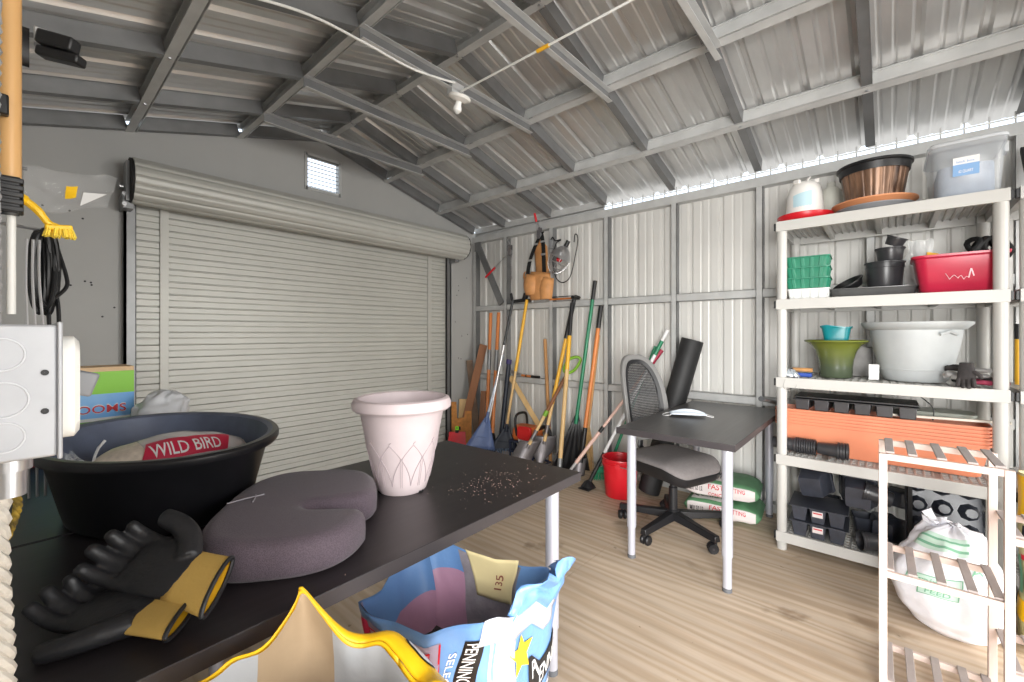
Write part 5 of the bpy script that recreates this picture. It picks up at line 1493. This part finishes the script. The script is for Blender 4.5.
t, P = shaft('push_broom', 'green handled broom with a green head behind the red bucket', 'broom', (3.455, 1.455, 1.15), (3.30, 1.80, .105), (('handle', 0, 1, .0125, m_green),))
g = G(); g.prism([(-.09, -.02), (.09, -.02), (.12, .0), (.12, .03), (-.12, .03), (-.12, 0)], -.02, .02, m_green, M.Rotation(R(-48), 4, 'Z') @ M.Rotation(R(90), 4, 'X') @ M.Rotation(R(180), 4, 'Z')); obj('head', g, t, bev=.003)
g = G(); random.seed(8)
for k in range(90):
    x, y = random.uniform(-.11, .11), random.uniform(-.018, .018); p = CR*x+CF*y
    g.tube([p+V((0, 0, -.02)), p*1.15+V((0, 0, -.095))], .0022, m_green, 4)
obj('bristles', g, t, kind='stuff')
# ------------------------------------------------------------------ chainsaw
m_csr = mat('chainsaw_red', (206, 34, 36), .35); m_cso = mat('chainsaw_orange', (214, 110, 50), .45)
cs = thing('chainsaw', 'red and orange chainsaw with a black wrap handle standing on a crate among the tools', 'chainsaw', (3.26, 2.655, .22), R(-84))
g = G(); g.loft([[V((x, y, z)) for x, y in rrect(L_, W_, .03, 4)] for z, L_, W_ in ((0, .26, .14), (.03, .28, .16), (.10, .27, .155), (.14, .22, .12))], m_cso); obj('engine_body', g, cs)
g = G(); g.loft([[V((.03+a*.075, -.085-.015*s, .085+b*.065)) for a, b in rrect(2, 2, .5, 5)] for s in (0, 1, 2.2)], m_csr); obj('starter_cover', g, cs, bev=.004)
g = G(); g.box((.02, -.085, .022), (.12, .05, .05), m_wprint); obj('fuel_tank', g, cs, bev=.008)
g = G(); g.tube(smoothpath([(-.06, -.095, .05), (-.07, -.11, .16), (-.07, -.09, .245), (-.07, .02, .255), (-.07, .085, .22), (-.06, .09, .06)], 6), .0125, m_black, 10); obj('wrap_handle', g, cs)
g = G(); g.tube(smoothpath([(.13, 0, .12), (.2, 0, .15), (.25, 0, .11), (.24, 0, .03), (.13, 0, .02)], 5), .016, m_black, 8); obj('rear_handle', g, cs)
g = G(); g.prism([(-.14, -.03), (-.22, -.03), (-.25, 0), (-.22, .03), (-.14, .03)], -.003, .003, m_steel, M.Translation((0, .07, .06)) @ M.Rotation(R(90), 4, 'X')); obj('guide_bar', g, cs)
m_crate = mat('navy_crate', (42, 50, 74), .5)
cr_ = thing('crate', 'dark slatted crate under the chainsaw', 'crate', (3.28, 2.63, 0), R(-86)); cr_.scale = (1, 1, 1.34)
g = G()
for k in range(7):
    for s in (-1, 1): g.bx(-.17+.053*k-.008, -.17+.053*k+.008, s*.11-.004, s*.11+.004, .0, .16, m_crate)
for z in (.006, .08, .155):
    for s in (-1, 1): g.bx(-.18, .16, s*.11-.006, s*.11+.006, z-.006, z+.006, m_crate); g.bx(s*.17-.01-.006, s*.17-.01+.006, -.11, .11, z-.006, z+.006, m_crate)
g.bx(-.18, .16, -.11, .11, .148, .158, m_crate); obj('slats', g, cr_)

# ------------------------------------------------------------------ hung on the studs and girts
m_tanl = mat('tan_leather', (200, 142, 88), .6, var=.14, vscale=14, bump=.15, bscale=60)
tb = thing('tool_belt', 'tan leather tool belt with black suspenders hanging from the wall stud', 'tool belt', (3.445, 2.62, 2.26))
def pouch(cx, cz, w_, h_, d_, tilt=0):
    g = G()
    rings = []
    for k in range(8):
        v = k/7; ww = w_/2*(.72+.28*math.sin(v*2.2+.4)); dd = d_*(.45+.55*math.sin(PI*min(1, .25+v*.55)))
        ring = []
        for j in range(20):
            a = 2*PI*j/20
            ring.append(V((-.005-dd*.5-dd*.5*math.cos(a)*(1 if math.cos(a) > 0 else .4), cx+ww*math.sin(a)+tilt*v, cz-h_*(1-v)+.015*math.sin(a*1)*v)))
        rings.append(ring)
    g.loft(rings, m_tanl, True, False); return g
obj('pouch', pouch(-.02, -.40, .27, .27, .12), tb, solid=.003); obj('pouch', pouch(.06, -.42, .17, .20, .16), tb, solid=.003); obj('pouch', pouch(-.10, -.46, .15, .21, .13, -.02), tb, solid=.003)
g = G(); g.grid(lambda u, v: V((-.02-.015*math.sin(PI*u), -.10+.16*u+.02*v, -.40+.34*v*(1-.55*abs(u-.45)))), 10, 10, m_tanl); obj('back_flap', g, tb, solid=.003)
g = G(); g.tube(smoothpath([(-.03, .13, -.40), (-.06, .17, -.38), (-.05, .19, -.44), (-.10, .10, -.50), (-.12, 0, -.50)], 5), .014, m_tanl, 8, flat=.4); obj('hammer_loop', g, tb)
for nm, pts in (('a', [(-.015, -.02, .01), (-.05, .05, -.14), (-.075, .10, -.30), (-.085, .12, -.46)]), ('b', [(-.015, .0, .01), (-.045, -.05, -.12), (-.05, -.06, -.25), (-.04, -.06, -.42)])):
    g = G(); Q = smoothpath(pts, 6); g.loft([[p+V((0, -.022, 0)), p+V((-.006, -.022, 0)), p+V((-.006, .022, 0)), p+V((0, .022, 0))] for p in Q], m_blackm); s = obj('suspender_strap', g, tb)
    g = G()
    for q in (5, 11):
        p = Q[q]; g.box(p+V((-.008, 0, 0)), (.006, .05, .018), m_steel)
    obj('buckle', g, s)
# red handled ratchet pullers
def puller(label, loc, hd, ln, m_grip, group, chain=True):
    t = thing('hanging_puller', label, 'puller', loc, group=group)
    g = G(); g.tube([(0, 0, .0), V((0, 0, 0))+V(hd)*ln*.62], .006, m_steel, 8); obj('lever', g, t)
    g = G(); g.tube([V(hd)*ln*.6, V(hd)*ln], .0115, m_grip, 10); obj('grip', g, t)
    g = G(); g.lathe([(.001, -.012), (.028, -.012), (.03, -.004), (.016, -.003), (.016, .003), (.03, .004), (.028, .012), (.001, .012)], m_steel, (0, 0, 0), 16, rot=M.Rotation(R(90), 3, 'Y'))
    for s in (-1, 1): g.box((.014*s, -.004, .02), (.004, .04, .11), m_forg)
    obj('ratchet', g, t)
    g = G(); g.tube(smoothpath([(0, 0, .06), (0, .005, .10), (0, .03, .125), (0, .015, .15), (0, -.015, .14)], 5), .0055, m_steel, 8); obj('hook', g, t)
    if chain:
        g = G(); z = -.04; k = 0
        while z > -.30:
            rot = M.Rotation(R(90*(k % 2)), 3, 'Z')
            P = [rot @ V((0, .009*math.cos(a), .016*math.sin(a)))+V((0, -.03-.01*math.sin(z*9), z)) for a in [2*PI*q/10 for q in range(11)]]
            g.tube(P, .003, m_steel, 5, caps=False); z -= .026; k += 1
        obj('chain', g, t)
    return t
PGp = 'red gripped cable pullers hanging under the eave'
puller('cable puller with its red lever slanting down beside the roller door', (3.42, 3.03, 2.12), V((-.05, .30, -.24)).normalized(), .40, m_red, PGp)
puller('cable puller with its red lever pointing straight up above the tool belt', (3.41, 2.63, 2.235), V((-.05, .02, .22)).normalized(), .22, m_red, PGp, False)
# clamp light with a wire cage
cl = thing('work_light', 'aluminium clamp work light with a wire guard hanging beside the tool belt', 'lamp', (3.42, 2.325, 2.03))
rq = rot3(0, -142, 10)
g = G(); g.lathe([(.018, .07), (.03, .066), (.06, .04), (.085, 0), (.10, -.045), (.103, -.047), (.098, -.045), (.083, 0), (.058, .036), (.028, .06)], m_steel, (-.05, 0, -.02), 32, rot=rot3(28, 8, 0)); obj('reflector', g, cl)
g = G(); g.tube([rot3(28, 8, 0) @ V((0, 0, .06))+V((-.05, 0, -.02)), rot3(28, 8, 0) @ V((0, 0, .13))+V((-.05, 0, -.02))], .02, m_black, 12); obj('socket', g, cl)
g = G()
r3 = rot3(28, 8, 0)
g.tube([r3 @ V((.101*math.cos(2*PI*k/28), .101*math.sin(2*PI*k/28), -.047))+V((-.05, 0, -.02)) for k in range(29)], .004, m_steel, 6, caps=False)
for k in range(4):
    a = PI*k/4; g.tube([r3 @ V((.10*math.cos(a)*math.cos(t), .10*math.sin(a)*math.cos(t), -.05-.15*math.sin(t)))+V((-.05, 0, -.02)) for t in [PI*q/12 for q in range(13)]], .003, m_steel, 5)
for zz, rr_ in ((-.10, .095), (-.15, .075)): g.tube([r3 @ V((rr_*math.cos(2*PI*k/24), rr_*math.sin(2*PI*k/24), zz))+V((-.05, 0, -.02)) for k in range(25)], .0025, m_steel, 5, caps=False)
obj('wire_guard', g, cl)
g = G(); g.lathe([(.0001, -.09), (.025, -.08), (.03, -.055), (.022, -.02), (.014, .01)], m_red, (-.05, 0, -.02), 16, rot=r3); obj('red_bulb', g, cl)
g = G(); g.tube(smoothpath([(.0, .05, .12), (-.01, .10, .09), (-.02, .13, -.05), (-.02, .10, -.22), (-.02, .02, -.29), (-.02, -.07, -.24), (-.01, -.12, -.05), (0, -.14, .08), (0, -.135, .14), (0, -.11, .15), (0, -.10, .08)], 6), .005, m_black, 7); obj('cable', g, cl)
g = G(); g.tube(smoothpath([(0, .05, .13), (.02, .13, .13), (.02, .16, .17), (.02, .19, .13)], 5), .006, m_black, 6); g.box((.01, .17, .10), (.02, .03, .08), m_steel); obj('spring_clamp', g, cl)
# things resting on the upper girt
hm = thing('hammer', 'wooden handled hammer with a black head lying on the upper girt', 'hammer', (3.452, 2.36, 1.574))
g = G(); g.tube([(-.005, .16, .016), (-.005, -.15, .016)], [.015, .012], m_orw, 10, flat=.7); obj('handle', g, hm)
g = G(); g.box((-.006, -.155, .016), (.03, .034, .034), m_black); g.tube([(-.006, -.155, .016), (-.09, -.155, .016)], [.016, .018], m_black, 10); g.beam((-.0, -.155, .02), (.03, -.155, .02), .03, .012, m_black); g.box((-.006, .0, .0375), (.02, .30, .006), m_black); obj('head', g, hm)
dv = thing('nail_gun', 'small black pneumatic tool lying on the upper girt left of the tool belt', 'tool', (3.44, 2.90, 1.572))
g = G(); g.beam((-.0, .10, .02), (0, -.06, .03), .03, .035, m_black); g.beam((0, -.05, .02), (0, -.08, .095), .03, .05, m_black); g.beam((0, -.02, .03), (0, -.14, .02), .028, .03, m_black); obj('body', g, dv, bev=.004)
g = G(); g.beam((0, .10, .005), (0, .13, .11), .012, .03, m_drk); obj('magazine', g, dv, bev=.002)
hs = thing('pull_saw', 'black and orange handled pull saw lying on the lower girt by the tools', 'saw', (3.44, 2.78, .802))
g = G(); g.tube([(0, .10, .018), (0, -.02, .015)], .012, m_orw, 10); g.tube([(0, .03, .0162), (0, .045, .0165)], .0135, m_black, 10); g.tube([(0, -.03, .0145), (0, -.13, .013)], .014, m_black, 10); obj('handle', g, hs)
g = G(); g.beam((0, .10, .02), (0, .36, .075), .002, .03, m_steel, up=(0, 0, 1)); obj('blade', g, hs)
# grey rod beside the shelf
g = G(); g.tube([(2.86, .565, .87), (3.40, .565, .78)], .012, m_galvd, 10); g.tube([(2.852, .565, .8715), (2.86, .565, .87)], .016, m_drk, 10)
obj('metal_rod', g, label='grey metal rod sticking out past the left post of the shelf unit', cat='rod', world=True, loc=(3.1, .565, .80))

# ------------------------------------------------------------------ lamp holder, its cord and the pull line under the ridge
m_porc = mat('porcelain', (240, 238, 232), .2)
lp = thing('ceiling_lamp', 'white porcelain lamp holder with a small bulb fixed to the collar tie', 'lamp', (1.655, 1.865, 2.655))
g = G(); g.box((0, .02, .0), (.09, .05, .07), m_galv); obj('junction_box', g, lp, bev=.004)
g = G(); g.lathe([(.001, .0), (.03, .0), (.062, -.012), (.066, -.022), (.062, -.03), (.04, -.038), (.034, -.042), (.001, -.042)], m_porc, (0, -.022, -.035), 28, rot=rot3(18, 0, 0)); obj('holder', g, lp)
g = G(); g.lathe([(.017, -.04), (.018, -.06), (.024, -.075), (.024, -.09), (.012, -.104), (.0005, -.108)], mat('frosted_bulb', (246, 246, 244), .25), (0, -.022, -.035), 20, rot=rot3(18, 0, 0)); obj('bulb', g, lp)
m_cordw = mat('white_cord', (226, 226, 222), .5)
def zr(x): return zb(x)-.006
pts = [(XL+.1, 1.885, zr(XL+.1)), (.46, 1.885, zr(.46)), (.8, 1.885, zr(.8)-.005), (1.08, 1.885, 2.640), (1.35, 1.875, 2.635), (1.62, 1.85, 2.67)]
g = G(); Q = smoothpath(pts, 12); g.tube(Q, .006, m_cordw, 8)
cord = thing('light_cord', 'white cord clipped along the rafter from the left to the porcelain lamp', 'cord', (1.08, 1.885, 2.64)); obj('cord', g, cord, world=True)
g = G(); g.tube([(.44, 1.885, zr(.44)), (.50, 1.885, zr(.50)-.0)], .0105, m_yel, 8); obj('yellow_tie', g, cord, world=True)
cord2 = thing('pull_line', 'white line with a yellow sleeve running forward from the lamp under the ridge', 'cord', (1.67, 1.0, 2.642))
g = G(); g.tube([(1.665, 1.85, 2.64), (1.67, 1.2, 2.635), (1.672, .4, 2.634), (1.672, -2.0, 2.636)], .0055, m_cordw, 8); obj('line', g, cord2, world=True)
g = G(); g.tube([(1.67, 1.30, 2.6355), (1.67, 1.23, 2.635)], .0095, m_yel, 8); obj('yellow_sleeve', g, cord2, world=True)

# ------------------------------------------------------------------ beside the doorway on the left
m_box = mat('galvanised_box', (160, 162, 166), .4, .2, var=.08, vscale=25)
eb = thing('junction_box', 'square galvanised electrical box with round knockouts at the left edge', 'electrical box', (-.17, .565, 1.204))
g = G(); D_ = .19
g.bx(.0, D_, -.0535, .0535, -.0535, .0535, m_box); obj('box', g, eb, bev=.002)
m_ko = mat('knockout_ring', (186, 188, 192), .45, .2)
for (x, z, r) in ((.160, .030, .0125), (.161, -.005, .0135), (.161, -.034, .0115)):
    g = G(); g.tube([(x+r*math.cos(2*PI*k/24), -.0538, z+r*math.sin(2*PI*k/24)) for k in range(25)], .0007, m_ko, 5, caps=False); g.lathe([(.0001, 0), (r*.96, 0), (r*.96, .0006)], m_box, (x, -.0536, z), 22, rot=M.Rotation(R(90), 3, 'X')); obj('knockout', g, eb)
for z in (.015, -.016):
    g = G(); g.lathe([(.0001, .0), (.0024, .0), (.0024, .001)], m_ink, (.183, -.0537, z), 10, rot=M.Rotation(R(90), 3, 'X')); obj('screw_hole', g, eb)
g = G(); g.bx(D_, D_+.003, -.0555, .0555, -.056, .056, m_box); obj('cover_plate', g, eb, bev=.001)
g = G(); g.loft([[V((D_+.003+x, y, z)) for y, z in rrect(.07*s, .088*s, .012, 4)] for x, s in ((0, 1), (.008, 1), (.0115, .9))], m_white); obj('switch_cover', g, eb)
g = G(); g.box((D_+.019, 0, .0), (.016, .010, .022), mat('grey_toggle', (120, 122, 126), .5), M.Rotation(R(18), 3, 'Y')); obj('toggle', g, eb, bev=.002)
g = G(); g.lathe([(.001, -.092), (.010, -.092), (.010, -.07), (.0135, -.07), (.0135, -.054), (.001, -.054)], m_steel, (.164, 0, 0), 18); obj('conduit_nut', g, eb)
m_rope = mat('white_rope', (196, 190, 180), .85, var=.1, vscale=50, bump=.3, bscale=120)
def rope(g, pts, r, m, tw=14, n=3):
    Q = smoothpath(pts, 16)
    L_ = [0]
    for a, b in zip(Q, Q[1:]): L_.append(L_[-1]+(b-a).length)
    for k in range(n):
        P = []
        for q, l in zip(Q, L_):
            a = l/(r*tw)*2*PI+2*PI*k/n; P.append(q+V((math.cos(a), math.sin(a), 0))*r*.52)
        g.tube(P, r*.55, m, 7)
g = G(); rope(g, [(-.016, .80, 1.12), (-.018, .80, .98), (-.014, .80, .86), (-.014, .80, .747)], .011, m_rope, 5); g.tube([(-.168, .80, 1.125), (-.008, .80, 1.115), (-.002, .80, 1.13)], .004, m_steel, 6)
o = obj('hanging_rope', g, label='thick white twisted rope hanging below the electrical box onto the table', cat='rope', world=True, loc=(-.014, .80, .736))
g = G(); rope(g, [(-.012, .855, 1.10), (-.004, .856, 1.045), (-.003, .856, 1.02), (-.012, .856, .985)], .0045, mat('yellow_black_rope', (170, 140, 40), .8, c2=(40, 36, 24), vscale=80), 5); g.tube([(-.168, .855, 1.105), (-.006, .855, 1.098), (-.002, .855, 1.11)], .003, m_steel, 6)
obj('hanging_rope', g, label='thin yellow and black rope beside the thick white rope', cat='rope', world=True, loc=(-.012, .86, 1.0))
m_greyrope = mat('grey_rope', (150, 150, 150), .85, var=.12, vscale=50)
g = G(); rope(g, [(-.024, .90, 1.72), (-.026, .90, 1.52), (-.025, .90, 1.36), (-.025, .90, 1.24)], .009, m_greyrope, 5); g.tube([(-.168, .90, 1.725), (-.018, .90, 1.718), (-.012, .90, 1.73)], .004, m_steel, 6)
obj('hanging_rope', g, label='grey twisted rope hanging at the left edge above the electrical box', cat='rope', world=True, loc=(-.025, .90, 1.5))
# wooden handle in a spring grip holder, white tube under it
wh = thing('hanging_pole', 'thick pale wooden handle clipped to the wall at the upper left edge', 'handle', (-.0105, .998, 1.48))
g = G(); g.tube([(0, 0, -.03), (0, 0, .95)], .0122, mat('varnished_handle', (214, 168, 110), .4, var=.1, vscale=8, stretch=(1, 1, .1)), 20); obj('handle', g, wh)
g = G(); g.tube([(.0015, .0, -.20), (.0015, 0, -.03)], .005, m_white, 14); obj('white_tube', g, wh)
gr = thing('grip_clip', 'black toothed spring clip gripping the wooden handle', 'clip', (-.01, .985, 1.455))
g = G()
for k in range(5): g.bx(-.018, .016, -.022, .014, -.026+.011*k, -.018+.011*k, m_black)
g.bx(-.014, .012, -.020, .012, -.028, .028, m_black); g.bx(-.15, -.012, .0, .012, -.012, .012, m_black); obj('jaw', g, gr, bev=.0015); gr.scale = (.84, .9, .95)
g2c = thing('grip_clip', 'small black clip higher up on the wooden handle', 'clip', (-.018, .975, 1.585)); g = G(); g.box((0, 0, 0), (.014, .016, .030), m_black); g.bx(-.15, 0, .0, .01, -.01, .01, m_black); obj('jaw', g, g2c, bev=.003)
# yellow brush
br = thing('hanging_brush', 'yellow handled brush hanging from the black clip in front of the clear bag', 'brush', (.004, 1.10, 1.462)); br.scale = (.78, 1, .8)
m_by = mat('bright_yellow', (246, 196, 30), .4); m_bb = mat('pale_yellow_bristle', (252, 226, 90), .7)
g = G(); Q = smoothpath([(-.022, -.02, .022), (.0, .0, .018), (.020, .0, .000), (.036, .0, -.024), (.05, 0, -.03)], 5); g.tube([(-.17, -.02, .03), (-.018, -.02, .022), (-.012, -.02, .032)], .003, m_steel, 6); g.tube(Q, [.011]*6+[.008]*6+[.007]*(len(Q)-12), m_by, 8); obj('handle', g, br)
g = G(); g.box((.052, 0, -.032), (.044, .02, .012), m_by, M.Rotation(R(-6), 3, 'Y')); obj('block', g, br, bev=.003)
g = G(); random.seed(2)
for k in range(120):
    x, y = random.uniform(.032, .074), random.uniform(-.01, .01); g.tube([(x, y, -.034), (x+(x-.052)*.25, y*1.3, -.050-.004*random.random())], .0012, m_bb, 4)
obj('bristles', g, br, kind='stuff')
# clear bag
pb = thing('clear_bag', 'crinkled clear plastic bag hanging on the left with yellow and white stickers', 'bag', (.05, 1.40, 1.60))
m_bagc = mat('hanging_clear_film', (228, 230, 232), .08, alpha=.10, spec=1.0, bump=.8, bscale=26)
def hb(u, v, s=0): 
    n = NZ.noise(V((u*4, v*4, 2+s)))*.016
    return V((-.045+.125*u+.02*(1-v)*u, -.05*u+n+s*.03*math.sin(PI*u)*math.sin(PI*v), .012-.085*v-.012*math.sin(u*5)*v+n))
g = G(); g.grid(lambda u, v: hb(u, v), 26, 20, m_bagc); g.grid(lambda u, v: hb(u, v, 1), 26, 20, m_bagc); obj('film', g, pb, ang=80)
g = G(); patch(g, lambda u, v: hb(u, v)+V((0, -.004, 0)), .45, .58, .35, .62, m_by, 4, 4); obj('yellow_sticker', g, pb)
g = G(); g.add([hb(.66, .55)+V((0, -.006, 0)), hb(.66, .95)+V((0, -.006, 0)), hb(.95, .62)+V((0, -.006, 0))], [(0, 1, 2)], m_wprint); obj('white_sticker', g, pb)
g = G(); g.tube([(-.2, .02, .005), (-.04, .0, .006)], .004, m_galvd, 6); obj('hanging_wire', g, pb)
# cable coil
cc = thing('cable_coil', 'coiled black extension cable hanging against the grey wall at the left', 'cable', (.048, 2.02, 1.46))
g = G(); random.seed(13)
for k in range(22):
    w_ = .026*random.uniform(.35, 1.15); h0 = random.uniform(.095, .125); ox, oy = random.uniform(-.012, .012), random.uniform(-.03, .03); dz = random.uniform(-.012, .012)
    P = [V((ox+w_*math.copysign(abs(math.cos(a))**.8, math.cos(a)), oy+.012*math.sin(a*2+k), dz+h0*1.08*math.sin(a)-.01)) for a in [2*PI*q/28 for q in range(29)]]
    g.tube(P, .0058, m_black, 7, caps=False)
obj('coil', g, cc)
g = G(); g.tube(smoothpath([(.03, 0, .07), (.05, -.01, -.02), (.05, -.01, -.06), (.02, -.02, -.10)], 5), .0055, m_black, 7)
g.tube(smoothpath([(.0, 0, -.10), (.012, 0, -.15), (.012, 0, -.30)], 5), .0055, m_black, 7); g.tube(smoothpath([(.03, 0, -.09), (.034, 0, -.15), (.036, 0, -.30)], 5), .0055, m_black, 7); obj('tail', g, cc)
g = G(); g.tube([(-.22, .0, .135), (.01, 0, .118), (.02, 0, .135)], .005, m_steel, 6); obj('hook', g, cc)
g = G()
for k in range(3): g.tube(smoothpath([(.012+.012*k, 1.84, 1.52), (.010+.013*k, 1.84, 1.40), (.014+.016*k, 1.85, 1.2), (.016+.016*k, 1.85, .78)], 5), .0035, m_alu, 6)
o = obj('thin_rods', g, label='three thin bare metal rods hanging left of the black cable coil', cat='rod', world=True, loc=(.02, 1.84, 1.2))
# black clip at the top
bc = thing('clamp_bracket', 'black spring clamp with a steel jaw sticking out at the upper left', 'clamp', (.012, 1.20, 1.785))
g = G(); g.lathe([(.001, -.005), (.036, -.005), (.036, .005), (.001, .005)], m_black, (-.006, .0, -.005), 24, rot=M.Rotation(R(90), 3, 'Y'), sx=1.0, sy=.4); obj('round_pad', g, bc)
g = G(); g.box((.02, -.02, .012), (.032, .02, .030), m_alu); obj('steel_jaw', g, bc, bev=.002)
g = G(); g.beam((.012, -.03, .008), (.056, -.066, -.004), .024, .026, m_black); obj('upper_arm', g, bc, bev=.004)
g = G(); g.beam((.012, -.02, -.014), (.064, -.066, -.027), .024, .018, m_black); obj('lower_arm', g, bc, bev=.004)
g = G(); g.tube([(-.17, .0, -.005), (-.01, 0, -.005)], .008, m_black, 8); obj('mounting_pin', g, bc)
